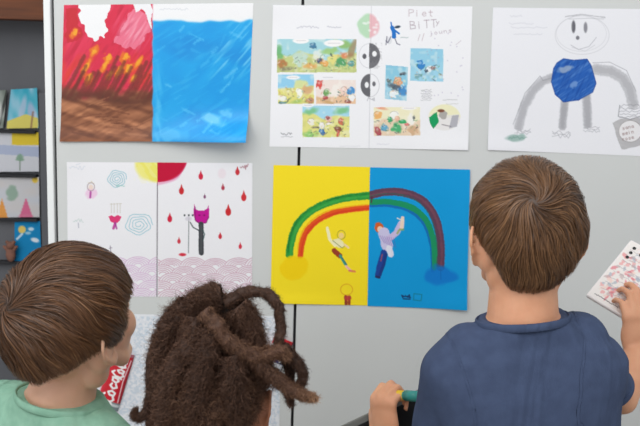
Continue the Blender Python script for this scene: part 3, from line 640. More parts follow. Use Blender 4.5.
# --- 6 speckled sheet low on the wall, with the red can drawn on it
s = Sheet([(84, 313.5), (281, 316), (279, 456), (84, 453)], 380, 270, (228, 231, 238))
n = s.noise(1.5, seed=1) * .6 + s.noise(2.6, seed=2) * .4
s.mix((n > .56) * .45, (188, 206, 222)); s.mix((n < .38) * .5, (246, 247, 250))
s.line([(84, 314.5), (281, 317)], 2.2, (236, 238, 243), .9)
o = s.build('speckled_sheet', M['drawing'], lift=curl([]))
tag(o, 'pale blue speckled white sheet behind the two left children', 'drawing')
def can_cut(name, corners, paint, label, Y0):
    s = Sheet(corners, 110, 170, (206, 28, 46)); paint(s)
    def bulge(u, v): return .0012 + .010 * np.sqrt(np.clip(1 - (2 * u - 1) ** 2, 0, 1))
    o = s.build(name, M['gouache'], Y0, lift=bulge)
    return tag(o, label, 'cutout', 'can cutouts on the wall')
def coke(s):
    u, v = s.u, s.v
    s.mix(np.clip(1 - u * 4, 0, 1) * .35, (226, 70, 84)); s.mix(np.clip((u - .82) * 5, 0, 1) * .6, (140, 14, 34))
    s.line([(s.P[0] + (s.P[109] - s.P[0]) * .0).tolist(), s.P[-110].tolist()], 2.2, (232, 214, 218), .8)
    s.mix((v > .86).astype(float), (206, 212, 214)); s.mix(((v > .86) & (v < .89)).astype(float) * .8, (120, 130, 134)); s.mix(((v > .93) & (u > .55)).astype(float) * .7, (96, 116, 120)); s.mix(((v > .9) & (u < .35)).astype(float) * .8, (244, 246, 247))
    s.mix((v < .05).astype(float) * .6, (170, 160, 168))
    ax = s.P[0] - s.P[-110]; L = np.hypot(*ax); ang = math.degrees(math.atan2(ax[1], ax[0]))
    up = s.P[109] - s.P[0]
    org = s.P[-110] + ax * .15 + up * .70
    write(s, 'Coca', org[0], org[1], 11.5, 2.1, (250, 246, 246), .74, ang, 1, .10, asp=.80)
    org = s.P[-110] + ax * .58 + up * .80
    write(s, 'Cola', org[0], org[1], 11.0, 1.9, (250, 246, 246), .68, ang, 1, .10, asp=.62)
    a_, b_ = s.P[-110] + ax * .2 + up * .93, s.P[-110] + ax * .9 + up * .93
    s.line([a_.tolist(), (((a_ + b_) / 2) - up * .06).tolist(), b_.tolist()], 1.2, (246, 220, 224), .9)
can_cut('red_can_cutout', [(115, 343), (135, 355), (118, 411), (96, 402)], coke, 'red can with white script lettering on the speckled sheet beside the left child', 1.8990)
def pepsi(s):
    w = s.v + .10 * np.sin(s.u * 6.3)
    s.mix((w > .16).astype(float), (238, 240, 244)); s.mix((w > .24).astype(float), (32, 48, 104)); s.mix((s.v > .36).astype(float), (222, 226, 232)); s.mix((s.u > .93) * .5, (30, 34, 60))
can_cut('blue_can_cutout', [(276, 333), (294, 342), (266, 406), (248, 397)], pepsi, 'red, white and navy can edge peeking out behind the dreadlocks', 1.8990)

# ================================================================== HANDS
def hand(bm, W, D, N, side, curl_deg, scale=1.0, thumb=(.5, .6), spread=4):
    """W wrist, D towards the knuckles, N out of the back of the hand, side=+1 puts the thumb on the D x N side. Returns finger tips."""
    D = Vector(D).normalized(); N = Vector(N); N = (N - D * N.dot(D)).normalized(); S = D.cross(N) * side
    W = Vector(W); k = scale
    rot = Matrix((S, D, N)).transposed()
    pl = .078 * k
    bm_ball(bm, W + D * pl * .42, (.033 * k, pl * .56, .013 * k), rot)
    bm_ball(bm, W + D * pl * .82, (.033 * k, .016 * k, .0115 * k), rot)
    bm_ball(bm, W + D * pl * .38 + S * .020 * k - N * .006 * k, (.014 * k, .028 * k, .012 * k), rot)
    tips = []
    offs = [(.024, .94, (.033, .021, .017), .0075), (.008, 1.0, (.037, .024, .018), .0078), (-.008, .97, (.034, .022, .017), .0074), (-.0235, .88, (.027, .017, .015), .0064)]
    for f, (sx, ly, seg, r) in enumerate(offs):
        p = W + D * pl * ly + S * sx * k; ang = 0; pts = [p - D * .02 * k, p]; rad = [r * 1.05 * k, r * 1.05 * k]
        sp = R((1.5 - f) * spread)
        for j in range(3):
            c = curl_deg[f][j] if isinstance(curl_deg[f], (tuple, list)) else curl_deg[f]
            ang += R(c)
            d = (D * math.cos(sp) + S * math.sin(sp)) * math.cos(ang) - N * math.sin(ang)
            p = p + d * seg[j] * k; pts.append(p); rad.append(r * (1 - .1 * (j + 1)) * k)
        bm_chain(bm, pts, rad, sub=2); tips.append((p, d))
    b = W + D * pl * .22 + S * .024 * k
    d1 = (D * .75 + S * thumb[0] - N * .25).normalized(); d2 = (D * .85 + S * (thumb[0] - .5) - N * thumb[1]).normalized()
    p1 = b + d1 * .034 * k; p2 = p1 + d2 * .028 * k; p3 = p2 + d2 * .020 * k
    bm_chain(bm, [b, p1, p2, p3], [.0115 * k, .0095 * k, .0088 * k, .0075 * k], sub=2)
    return tips

# ================================================================== HEADS AND BODIES
def frame(yaw, pitch=0, roll=0):
    return Matrix.Rotation(R(yaw), 3, 'Z') @ Matrix.Rotation(R(pitch), 3, 'X') @ Matrix.Rotation(R(roll), 3, 'Y')

def head_bm(bm, C, F, k=1.0):
    L = lambda x, y, z: C + F @ (Vector((x, y, z)) * k)
    S = lambda *r: tuple(v * k for v in r)
    bm_ball(bm, L(0, -.012, .025), S(.072, .089, .078), F, 4)
    bm_ball(bm, L(0, -.045, -.015), S(.052, .045, .05), F)
    bm_ball(bm, L(0, .030, -.030), S(.056, .054, .070), F, 4)
    for sx in (-1, 1):
        bm_ball(bm, L(.032 * sx, .050, -.030), S(.027, .028, .028), F)
        bm_chain(bm, [L(.049 * sx, -.002, -.048), L(.041 * sx, .03, -.078), L(.012 * sx, .066, -.092)], S(.013, .013, .012))
        bm_ball(bm, L(.009 * sx, .093, -.028), S(.007, .008, .006), F)
        bm_chain(bm, [L(.012 * sx, .082, .022), L(.040 * sx, .070, .024)], S(.008, .006))
        bm_chain(bm, [L(.020 * sx, .081, .004), L(.040 * sx, .074, .003)], S(.0075, .006))
    bm_ball(bm, L(0, .066, -.086), S(.019, .017, .015), F)
    bm_chain(bm, [L(0, .083, .008), L(0, .096, -.016), L(0, .101, -.025)], S(.006, .0065, .0078))
    bm_chain(bm, [L(-.014, .083, -.049), L(0, .089, -.047), L(.014, .083, -.049)], S(.004, .0052, .004), sub=2)
    bm_chain(bm, [L(-.012, .081, -.058), L(0, .087, -.059), L(.012, .081, -.058)], S(.0045, .0058, .0045), sub=2)
    for sx in (-1, 1):                                    # ears and the bone behind them
        bm_ball(bm, L(.058 * sx, -.022, -.028), S(.0175, .024, .034), F)
        bm_ball(bm, L(.041 * sx, -.024, -.060), S(.019, .026, .032), F)
        e = lambda y, z, x=0: L(sx * (.0725 + x * 1.25), (y + .008) * 1.22 - .019, (z + .010) * 1.15 - .018)
        rim = [e(.004, -.014, .0), e(.004, .004, .004), e(-.006, .016, .008), e(-.018, .014, .012), e(-.024, .000, .014), e(-.022, -.016, .011), e(-.012, -.028, .006), e(-.004, -.036, .002), e(.004, -.034, -.001), e(.004, -.024, -.002)]
        bm_chain(bm, rim, [.0036 * k] * 6 + [.0045 * k, .0055 * k, .005 * k, .004 * k], sub=2)
        bm_ball(bm, e(-.009, -.006, .003), S(.004, .015, .022), F)
        bm_chain(bm, [e(-.012, .006, .009), e(-.015, -.008, .009), e(-.008, -.02, .006)], [.0028 * k] * 3, sub=2)

def face_parts(person, C, F, k, browmat):
    L = lambda x, y, z: C + F @ (Vector((x, y, z)) * k)
    for sx in (-1, 1):
        bm = bmesh.new(); bm_ball(bm, L(.030 * sx, .0735, .004), .0105 * k)
        eye = from_bm('eye', bm, M['eyewhite'], person, True)
        bm = bmesh.new(); bm_ball(bm, L(.0303 * sx, .0800, .004), (.0048 * k, .0046 * k, .0048 * k), F)
        ir_ = from_bm('iris', bm, M['iris'], None, True); ir_.parent = eye; ir_.matrix_parent_inverse = eye.matrix_world.inverted()
        ir_.matrix_parent_inverse = Matrix.Translation(-person.location) @ Matrix.Identity(4) if False else Matrix.Identity(4)
        bm = bmesh.new(); bm_chain(bm, [L(.014 * sx, .0895, .024), L(.030 * sx, .084, .030), L(.045 * sx, .073, .025)], [.0022 * k, .0026 * k, .0014 * k], sub=2)
        from_bm('eyebrow', bm, browmat, person, True)

def tor_ring(C, F, z, rx, ry, y0=0, x0=0, n=28, p=2.4):
    out = []
    for i in range(n):
        a = 2 * math.pi * i / n; c, s_ = math.cos(a), math.sin(a)
        x = rx * math.copysign(abs(c) ** (2 / p), c); y = ry * math.copysign(abs(s_) ** (2 / p), s_)
        out.append(C + F @ Vector((x + x0, y + y0, z)))
    return out

def sdf_ell(p, c, r):
    q = (p - np.array(c)) ; r = np.array(r)
    k0 = np.linalg.norm(q / r, axis=1); k1 = np.linalg.norm(q / r ** 2, axis=1)
    return k0 * (k0 - 1) / np.maximum(k1, 1e-9)
def smin(a, b, k):
    h = np.clip(.5 + .5 * (b - a) / k, 0, 1); return b * (1 - h) + a * h - k * h * (1 - h)
def grad(f, p):
    e = 5e-4; g = np.stack([f(p + e * np.eye(3)[i]) - f(p - e * np.eye(3)[i]) for i in range(3)], 1) / (2 * e)
    return g
def project(f, p, off, it=4):
    for _ in range(it):
        g = grad(f, p); d = f(p) - off
        p = p - (d / np.maximum((g * g).sum(1), .05))[:, None] * g
    return p
def nrm(v): return v / np.maximum(np.linalg.norm(v, axis=1, keepdims=True), 1e-9)

class Field3:
    def __init__(s, seed): s.g = np.random.RandomState(seed).rand(32, 32, 32)
    def __call__(s, p, sc_):
        q = p / sc_ + 100; i = np.floor(q).astype(int); f = q - i; f = f * f * (3 - 2 * f); r = 0
        for dx in (0, 1):
            for dy in (0, 1):
                for dz in (0, 1):
                    w = (f[:, 0] if dx else 1 - f[:, 0]) * (f[:, 1] if dy else 1 - f[:, 1]) * (f[:, 2] if dz else 1 - f[:, 2])
                    r = r + w * s.g[(i[:, 0] + dx) % 32, (i[:, 1] + dy) % 32, (i[:, 2] + dz) % 32]
        return r

def ribbons(name, P, Wd, tilt, width, shade_, C, F, m, parent, base=None):
    """P (n,k,3) strand points; Wd side vectors; build one mesh of narrow tapered ribbons (plus optional base mesh)"""
    n, k, _ = P.shape
    T = np.gradient(P, axis=1); T = T / np.maximum(np.linalg.norm(T, axis=2, keepdims=True), 1e-9)
    side = np.cross(T, Wd); side = side / np.maximum(np.linalg.norm(side, axis=2, keepdims=True), 1e-9)
    nn = np.cross(side, T); ct, st = np.cos(tilt)[:, None, None], np.sin(tilt)[:, None, None]
    side = side * ct + nn * st
    A = P - side * width[:, :, None] / 2; B = P + side * width[:, :, None] / 2
    V = np.stack([A, B], 2).reshape(-1, 3)
    Fm = np.array(F); V = V @ Fm.T + np.array(C)
    idx = np.arange(n * k * 2).reshape(n, k, 2)
    q = np.stack([idx[:, :-1, 0], idx[:, :-1, 1], idx[:, 1:, 1], idx[:, 1:, 0]], -1).reshape(-1, 4)
    sh = np.repeat(shade_.reshape(n, -1) if shade_.ndim > 1 else np.tile(shade_[:, None], (1, k)), 2, axis=1).reshape(-1)
    if base is not None:
        bv, bq, bs = base
        bv = bv @ Fm.T + np.array(C); q = np.vstack([q, bq + len(V)]); V = np.vstack([V, bv]); sh = np.concatenate([sh, bs])
    me = bpy.data.meshes.new(name)
    me.vertices.add(len(V)); me.vertices.foreach_set('co', V.astype(np.float32).ravel())
    me.loops.add(q.size); me.loops.foreach_set('vertex_index', q.ravel().astype(np.int32))
    me.polygons.add(len(q)); me.polygons.foreach_set('loop_start', np.arange(0, q.size, 4, dtype=np.int32))
    me.update(calc_edges=True)
    at_ = me.attributes.new('Strand', 'FLOAT', 'POINT'); at_.data.foreach_set('value', sh.astype(np.float32))
    return link(name, me, m, parent, True)

def cap(f, allowed, off, shade_v, c0=(0, -.01, .02), nu=120, nv=90):
    th = np.linspace(0, 2 * math.pi, nu, endpoint=False); ph = np.linspace(.02, math.pi - .02, nv)
    T, Ph = np.meshgrid(th, ph); d = np.stack([np.sin(Ph) * np.cos(T), np.sin(Ph) * np.sin(T), np.cos(Ph)], -1).reshape(-1, 3)
    p = np.array(c0) + d * .09
    for _ in range(12):                                   # march along the ray
        p = p - (f(p) - off)[:, None] * d * .8
    ok = allowed(p)
    idx = np.arange(nu * nv).reshape(nv, nu); r = np.roll(idx, -1, axis=1)
    q = np.stack([idx[:-1], idx[1:], r[1:], r[:-1]], -1).reshape(-1, 4)
    q = q[ok[q].all(1)]
    return p, q, np.full(len(p), shade_v)

def straight_hair(C, F, k, whorl, m, parent, n=15000, seed=1, length=(.05, .085), nape=-.078, gravity=.5, swirl=.7, extra=None, shell=0, grav_dir=None, napeslope=1.5, side=.008, side_r=None):
    rs = np.random.RandomState(seed); fld = Field3(seed)
    ells = [((0, -.010, .028), (.079 + shell * 1.5, .096 + shell, .086 + shell * .5)), ((0, -.048, -.022), (.058 + shell, .048 + shell, .056))] + (extra or [])
    def f0(p):
        p = p / k; d = sdf_ell(p, *ells[0])
        for e in ells[1:]: d = smin(d, sdf_ell(p, *e), .03)
        return d * k
    f = lambda p: f0(p) + (fld(p, .022 * k) - .5) * .004
    def region(p, hang):
        x, y, z = (p / k).T; ax = np.abs(x); sd = np.where((x > 0) & (side_r is not None), side_r or 0, side)
        lim = np.where(y > .045, .050 - hang * 1.6, np.where(y > .012, .050 - (.045 - y) / .033 * .062 - hang, np.where(y > -.020, sd - hang * .8, nape - hang + np.clip(ax - .020, 0, .06) * napeslope * np.where((x > 0) & (side_r is not None), .85, 1))))
        return z > lim
    c0 = (0, -.01, .02)
    d = nrm(rs.randn(int(n * 1.6), 3)); p = np.array(c0) + d * .09 * k
    for _ in range(12): p = p - (f(p) - 0)[:, None] * d * .8
    p = p[region(p, 0)][:n]; n = len(p)
    K = 11
    L = rs.uniform(length[0], length[1], n) * k
    z = p[:, 2] / k; y = p[:, 1] / k
    L = L * np.clip(.30 + (z + .06) / .08, .28, 1)
    W = np.array(project(f, np.array([whorl], float) * k, 0))[0]
    layer = rs.rand(n) ** 1.3 * .0075 * k
    gd = np.array(grav_dir if grav_dir else (0, 0, -1.0))
    P = np.zeros((n, K, 3)); NN = np.zeros((n, K, 3)); alive = np.ones(n, bool); stop = np.full(n, K)
    cl = (fld(p, .010) - .5); cl2 = (fld(p + 3, .022) - .5)
    cur = project(f, p, .0005, 2)
    for i in range(K):
        g = nrm(grad(f, cur)); P[:, i] = cur; NN[:, i] = g
        v = cur - W; dist_ = np.linalg.norm(v, axis=1, keepdims=True); v = v / np.maximum(dist_, 1e-5)
        sw = np.cross(g, v) * np.exp(-dist_ / (.035 * k)) * swirl
        v = v * (1.0) + sw + gd[None] * gravity * np.clip(dist_ / (.07 * k), 0, 1)
        wav = np.cross(g, v) * (cl2[:, None] * .75 + (fld(cur + 7, .03)[:, None] - .5) * .8 + (rs.rand(n, 1) - .5) * .12)
        v = v + wav; v = v - (v * g).sum(1, keepdims=True) * g; v = nrm(v)
        nxt = cur + v * (L / (K - 1))[:, None]
        t = (i + 1) / (K - 1); off = layer * (math.sin(min(1, t * 1.6) * math.pi / 2)) + .0006 + cl * .003 * t
        nxt = project(f, nxt, off, 2)
        ok = region(nxt, .012 + .006 * (cl + .5)); newly = alive & ~ok; stop[newly] = i + 1; alive &= ok
        cur = np.where(alive[:, None], nxt, cur)
    ii = np.arange(K)[None]
    tt = ii / np.maximum(stop[:, None] - 1, 1)
    w0 = rs.uniform(.0006, .0013, n)[:, None] * k
    width = w0 * np.clip(1.15 - tt ** 2.2, 0.05, 1); width[ii >= stop[:, None]] = 0.00001
    clump = fld(p, .0045) * .5 + fld(p + 9, .012) * .25
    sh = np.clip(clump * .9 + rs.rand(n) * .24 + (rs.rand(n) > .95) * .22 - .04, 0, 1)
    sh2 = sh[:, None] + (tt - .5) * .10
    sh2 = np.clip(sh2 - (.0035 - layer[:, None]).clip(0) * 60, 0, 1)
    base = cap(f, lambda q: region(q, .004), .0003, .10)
    return ribbons('hair', P, NN, rs.uniform(-.7, .7, n), width, sh2, C, F, m, parent, base)

def person_body(name, person, C, F, k, neckbase, TF, sw, arms, skin, hips=None, torso_k=1.0, nk=1.0):
    """continuous body: head, neck, trunk, arms, legs in one fused surface"""
    bm = bmesh.new()
    head_bm(bm, C, F, k)
    nb = neckbase
    L = lambda x, y, z: C + F @ (Vector((x, y, z)) * k)
    bm_chain(bm, [L(0, -.022, -.045), (L(0, -.018, -.075) + nb + Vector((0, 0, .03))) / 2, nb + Vector((0, 0, -.01)), nb + Vector((0, 0, -.05))], [.051 * k * nk, .052 * k * nk, .056 * k * (nk + 1) / 2, .062 * k])
    rings = [(0.005, .045, .045, 0), (-.02, .07, .05, 0), (-.04, sw * .78, .056, .002), (-.065, sw, .066, .005), (-.11, sw * .98, .078, .01), (-.20, sw * .86, .080, .01), (-.30, sw * .80, .076, .008), (-.38, sw * .84, .080, .005), (-.46, sw * .9, .085, 0), (-.50, sw * .8, .075, 0)]
    bm_loft(bm, [tor_ring(nb, TF, z * torso_k, rx, ry, y0) for (z, rx, ry, y0) in rings])
    for a in arms:
        bm_chain(bm, a['pts'], a['rad'])
        if 'hand' in a: a['tips'] = hand(bm, **a['hand'])
    hipc = nb + TF @ Vector((0, 0, -.47 * torso_k))
    feet = []
    for sx in (-1, 1):
        h = hipc + TF @ Vector((.052 * sx, 0, 0)); kn = Vector((h.x + .005 * sx, h.y + .01, h.z * .53)); an = Vector((h.x + .01 * sx, h.y - .01, .075))
        bm_chain(bm, [h, (h + kn) / 2, kn, (kn * .6 + an * .4) + Vector((0, -.012, 0)), an], [.068, .058, .043, .043, .028])
        toe = an + TF @ Vector((0, .11, -.045)); heel = an + TF @ Vector((0, -.015, -.045))
        bm_chain(bm, [an, heel, toe], [.028, .026, .022]); feet.append((an, heel, toe))
    o = fused('body', bm, skin, person, .0034, 4)
    return o, hipc, feet

def clothes(person, nb, TF, sw, arms, shirt_m, hipc, feet, torso_k=1.0, nlen=.004):
    bm = bmesh.new()
    g = .008
    rings = [(-.002, .062, .057, 0), (-.016, .074, .061, 0), (-.034, sw * .70, .064, .002), (-.052, sw * .92, .071, .004), (-.080, sw + g, .078, .006), (-.11, sw + g, .086, .01), (-.20, sw * .90 + g, .090, .01), (-.30, sw * .86 + g, .088, .008), (-.40, sw * .90 + g, .092, .005), (-.49, sw * .94 + g, .095, 0)]
    bm_loft(bm, [tor_ring(nb, TF, z * torso_k, rx, ry, y0) for (z, rx, ry, y0) in rings])
    for a in arms:
        s_, e_ = a['pts'][0], a['pts'][a.get('el', 1)]
        f_ = a.get('sleeve', .62); end = s_.lerp(e_, f_)
        inn = nb + TF @ Vector((math.copysign(sw * .55, (TF.inverted() @ (s_ - nb)).x), 0, -.052))
        bm_chain(bm, [inn, s_, s_.lerp(end, .5), end], [.046, a['rad'][0] + .011, a['rad'][0] + .008, a['rad'][1] + .009], ends=(True, False))
    o = fused('shirt', bm, shirt_m, person, .0040, 6, [(.012, .13, 1), (.003, .04, 1)])
    for a in arms:
        s_, e_ = a['pts'][0], a['pts'][a.get('el', 1)]; end = s_.lerp(e_, a.get('sleeve', .62)); d = (e_ - s_).normalized()
        r = a['rad'][1] + .0085
        ring_tube('sleeve_hem', end - d * .004, d, r, r, .0022, shirt_m, person)
    for a in arms:                                        # armhole seams lie on the shirt
        s_ = a['pts'][0]; sg = math.copysign(1, (TF.inverted() @ (s_ - nb)).x)
        d = (TF @ Vector((sg, 0, -.25))).normalized()
        sm = ring_tube('seam', s_ - d * .020 + Vector((0, 0, -.014)), d, .075, .060, .0007, shirt_m, person, Vector((0, 0, 1)), 90)
        sm.parent = o; sm.matrix_parent_inverse = Matrix.Translation(-person.location) @ Matrix.Identity(4); sm.matrix_parent_inverse = Matrix.Identity(4)
        w_ = sm.modifiers.new('on_shirt', 'SHRINKWRAP'); w_.target = o; w_.wrap_method = 'NEAREST_SURFACEPOINT'; w_.wrap_mode = 'ABOVE_SURFACE'; w_.offset = .0004
    # trousers
    bm = bmesh.new()
    bm_loft(bm, [tor_ring(hipc, TF, z, rx, ry) for (z, rx, ry) in [(.06, sw * .88, .088), (.0, sw * .92, .092), (-.06, sw * .92, .090), (-.09, sw * .7, .07)]])
    for sx, (an, heel, toe) in zip((-1, 1), feet):
        h = hipc + TF @ Vector((.054 * sx, 0, -.02)); kn = Vector((h.x + .005 * sx, h.y + .01, hipc.z * .53))
        bm_chain(bm, [h, kn, an + Vector((0, 0, .02))], [.076, .058, .048], ends=(True, False))
        b2 = bmesh.new(); bm_chain(b2, [heel + Vector((0, 0, .005)), (heel + toe) / 2 + Vector((0, 0, .008)), toe], [.034, .034, .029]); bm_ball(b2, an + Vector((0, 0, -.01)), .036)
        sh = fused('shoe', b2, M['shoe'], person, .005, 3)
    fused('trousers', bm, M['denim'], person, .006, 5, [(.010, .05, 2)])
    return o

def ring_tube(name, c, d, rx, ry, r, m, parent, X=None, n=48, dip=0):
    q = Vector(d).to_track_quat('Z', 'Y').to_matrix()
    if X is not None:
        z_ = Vector(d).normalized(); x_ = (Vector(X) - z_ * Vector(X).dot(z_)).normalized(); q = Matrix((x_, z_.cross(x_), z_)).transposed()
    bm = bmesh.new(); vs = []
    for i in range(n):
        a = 2 * math.pi * i / n; dirv = q @ Vector((math.cos(a) * rx, math.sin(a) * ry, 0)); c_ = Vector(c) + dirv + Vector(d).normalized() * dip * math.sin(a)
        o_ = dirv.normalized(); zz = Vector(d).normalized()
        vs.append([bm.verts.new(c_ + o_ * r * math.cos(b) + zz * r * 2.8 * math.sin(b)) for b in [2 * math.pi * j / 8 for j in range(8)]])
    for i in range(n):
        for j in range(8):
            bm.faces.new((vs[i][j], vs[(i + 1) % n][j], vs[(i + 1) % n][(j + 1) % 8], vs[i][(j + 1) % 8]))
    bmesh.ops.recalc_face_normals(bm, faces=bm.faces)
    return from_bm(name, bm, m, parent, True)

HB = [(0, (48, 31, 20)), (.25, (84, 57, 37)), (.5, (118, 83, 54)), (.75, (152, 111, 75)), (1, (190, 148, 108))]
M['hair_a'] = hair_mat('brown_hair', HB)
HC = [(0, (38, 24, 15)), (.25, (70, 46, 29)), (.5, (104, 70, 46)), (.75, (140, 99, 66)), (1, (184, 140, 100))]
M['hair_c'] = hair_mat('warm_brown_hair', HC)
M['brow'] = mat('brow_hair', (84, 58, 40), (96, 68, 46), 200, .6)
M['brow2'] = mat('dark_brow_hair', (44, 30, 24), (54, 38, 30), 200, .6)

# ------------------------------------------------------------------ RIGHT CHILD (navy shirt)
C = at(523, 232, 1.30); k = .95
F = frame(3, 3, 0)
nb = at(523, 314, 1.275)
TF = frame(4, 0, -6)
pr = empty('person', (nb.x, nb.y, 0), 'child in navy shirt with short brown hair holding up a phone, seen from behind', 'person')
sw = .145
SR = at(574, 348, 1.30); SL = at(449, 374, 1.27)
ER = at(622, 399, 1.37); WR = at(636, 352, 1.45)
EL = at(430, 470, 1.32); WL = at(386, 441, 1.46)
armR = dict(pts=[SR, SR.lerp(ER, .5), ER, ER.lerp(WR, .4), WR], rad=[.031, .026, .025, .026, .020], el=2, sleeve=.80,
            hand=dict(W=WR, D=(-.02, .10, 1), N=(.25, -1, .05), side=1, curl_deg=[(28, 48, 34), (24, 46, 32), (26, 48, 34), (32, 50, 36)], scale=.92, thumb=(.5, .6), spread=2))
armL = dict(pts=[SL, SL.lerp(EL, .5), EL, EL.lerp(WL, .4), WL], rad=[.034, .030, .026, .026, .019], el=2, sleeve=.75,
            hand=dict(W=WL, D=(-.10, .25, 1), N=(-.75, -.65, .1), side=-1, curl_deg=[(52, 68, 45), (58, 70, 45), (62, 72, 45), (66, 74, 45)], scale=.98, thumb=(.35, .8)))
arms = [armR, armL]
body, hipc, feet = person_body('body', pr, C, F, k, nb, TF, sw, arms, M['skin2'])
face_parts(pr, C, F, k, M['brow'])
clothes(pr, nb, TF, sw, arms, M['navy'], hipc, feet)
ring_tube('collar', nb + Vector((0, 0, -.009)), TF @ Vector((0, .10, 1)), .0680, .0620, .0023, M['navy'], pr, TF @ Vector((1, 0, 0)))
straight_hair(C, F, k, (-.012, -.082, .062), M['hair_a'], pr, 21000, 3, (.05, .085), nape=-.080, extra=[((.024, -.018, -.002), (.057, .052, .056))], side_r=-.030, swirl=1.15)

# phone held in the raised hand
BL_, TL_, BR_ = at(585.5, 296, 1.505), at(633.5, 237, 1.585), at(612, 314, 1.475)
U = (TL_ - BL_); V = (BR_ - BL_); V = V - U * V.dot(U) / U.length_squared
U = U.normalized() * .150; V = V.normalized() * .074; Nn = U.cross(V).normalized()
if Nn.y > 0: Nn = -Nn
ph = empty('smartphone', BL_ + (U + V) / 2, 'smartphone in a pink floral patterned white case held in the raised hand', 'phone')
def slab(name, o0, U, V, N, t, m, parent, bev=.003, mesh_only=False):
    bm = bmesh.new(); p = [o0, o0 + U, o0 + U + V, o0 + V]
    a = [bm.verts.new(q + N * t / 2) for q in p]; b = [bm.verts.new(q - N * t / 2) for q in p]
    bm.faces.new(a); bm.faces.new(b[::-1])
    for i in range(4): bm.faces.new((a[i], b[i], b[(i + 1) % 4], a[(i + 1) % 4]))
    bmesh.ops.recalc_face_normals(bm, faces=bm.faces)
    return from_bm(name, bm, m, parent, False, bev, 3)
M['case'] = mat('white_case', (236, 230, 228), (242, 236, 234), 30, .3)
slab('case_shell', BL_, U, V, Nn, .009, M['case'], ph, .0035)
slab('screen', BL_ + U * .02 + V * .03 - Nn * .0048, U * .96, V * .94, Nn, .0012, M['black_glass'], ph, .0004)
class Flat(Sheet): pass
def build_flat(s, name, m, o0, U, V, parent):
    W = np.array(o0) + s.u[:, None] * np.array(V) + (1 - s.v[:, None]) * np.array(U)
    me = bpy.data.meshes.new(name); idx = np.arange(s.nx * s.ny).reshape(s.ny, s.nx)
    q = np.stack([idx[:-1, :-1], idx[1:, :-1], idx[1:, 1:], idx[:-1, 1:]], -1).reshape(-1, 4)
    me.vertices.add(len(W)); me.vertices.foreach_set('co', W.astype(np.float32).ravel())
    me.loops.add(q.size); me.loops.foreach_set('vertex_index', q.ravel().astype(np.int32))
    me.polygons.add(len(q)); me.polygons.foreach_set('loop_start', np.arange(0, q.size, 4, dtype=np.int32)); me.update(calc_edges=True)
    ca = me.color_attributes.new('Drawing', 'FLOAT_COLOR', 'POINT'); v_ = np.clip(s.c, 0, 255) / 255
    l_ = np.where(v_ <= .04045, v_ / 12.92, ((v_ + .055) / 1.055) ** 2.4)
    ca.data.foreach_set('color', np.hstack([l_, np.ones((len(l_), 1))]).astype(np.float32).ravel())
    return link(name, me, m, parent, True)
s = Sheet([(0, 0), (74, 0), (74, 150), (0, 150)], 90, 180, (236, 230, 226))
rs = np.random.RandomState(11)
for i in range(120):
    c = [(222, 120, 130), (232, 160, 160), (196, 176, 176), (170, 178, 190), (240, 206, 196)][rs.randint(5)]
    s.ell(rs.uniform(4, 70), rs.uniform(8, 140), rs.uniform(3, 7), rs.uniform(1.6, 4.4), c, .7, 1.5, rs.uniform(0, 180), .8, i)
for i in range(8): scribble(s, 8 + (i % 2) * 2, 18 + i * 15, 56, 4, (150, 140, 150), 14, 1.2, .5, i)
scribble(s, 8, 142, 50, 3, (60, 50, 56), 22, 1.4, .8, 3)
for (x, y) in [(14, 14), (24, 12), (14, 30), (28, 26)]: s.ell(x, y, 4, 4, (236, 230, 228), 1, 1)
build_flat(s, 'case_pattern', M['phonecase'], BL_ + Nn * .0047 + U * .025 + V * .05, U * .95, V * .90, ph)
for (u_, v_) in [(.90, .20), (.82, .20), (.74, .20), (.86, .42)]:
    c = BL_ + U * u_ + V * v_ + Nn * .0045; bm = bmesh.new(); bm_cone(bm, c, c + Nn * .0016, .0031, .0029)
    from_bm('camera_lens', bm, M['black_glass'], ph, True)

# marker in the lowered left hand
t0 = WL; D = Vector((-.10, .25, 1)).normalized(); N_ = Vector((-.75, -.65, .1)); N_ = (N_ - D * N_.dot(D)).normalized(); S_ = D.cross(N_)
gc = WL + D * .078 * .98 - N_ * .024
ax = -S_ if S_.x < 0 else S_
pen = empty('marker_pen', gc, 'chunky yellow and teal marker gripped in the lowered hand by the navy shirt', 'marker')
bm = bmesh.new(); bm_chain(bm, [gc - ax * .034, gc + ax * .034], [.0085, .0085], sub=2); from_bm('barrel', bm, M['pen_yellow'], pen, True)
bm = bmesh.new(); bm_chain(bm, [gc + ax * .034, gc + ax * .062], [.0096, .0090], sub=2); from_bm('cap', bm, M['pen_teal'], pen, True)
bm = bmesh.new(); bm_chain(bm, [gc - ax * .040, gc - ax * .033], [.0060, .0088], sub=2); from_bm('end_plug', bm, M['pen_red'], pen, True)

# flat dark case under the same hand
a0, a1 = at(322, 435, 1.50), at(376, 409.5, 1.53)
Ud = (a1 - a0).normalized(); dn = Vector((.35, -.25, -1)); dn = (dn - Ud * dn.dot(Ud)).normalized(); Nf = Ud.cross(dn).normalized()
if Nf.y > 0: Nf = -Nf
tb = empty('tablet_case', a0, 'dark flat tablet with grey rim under the lowered hand', 'tablet')
slab('rim', a0, Ud * .25, dn * .17, Nf, .010, M['case_grey'], tb, .002)
slab('face_panel', a0 + Ud * .012 + dn * .011 + Nf * .0052, Ud * .226, dn * .148, Nf, .002, M['case_black'], tb, .0008)

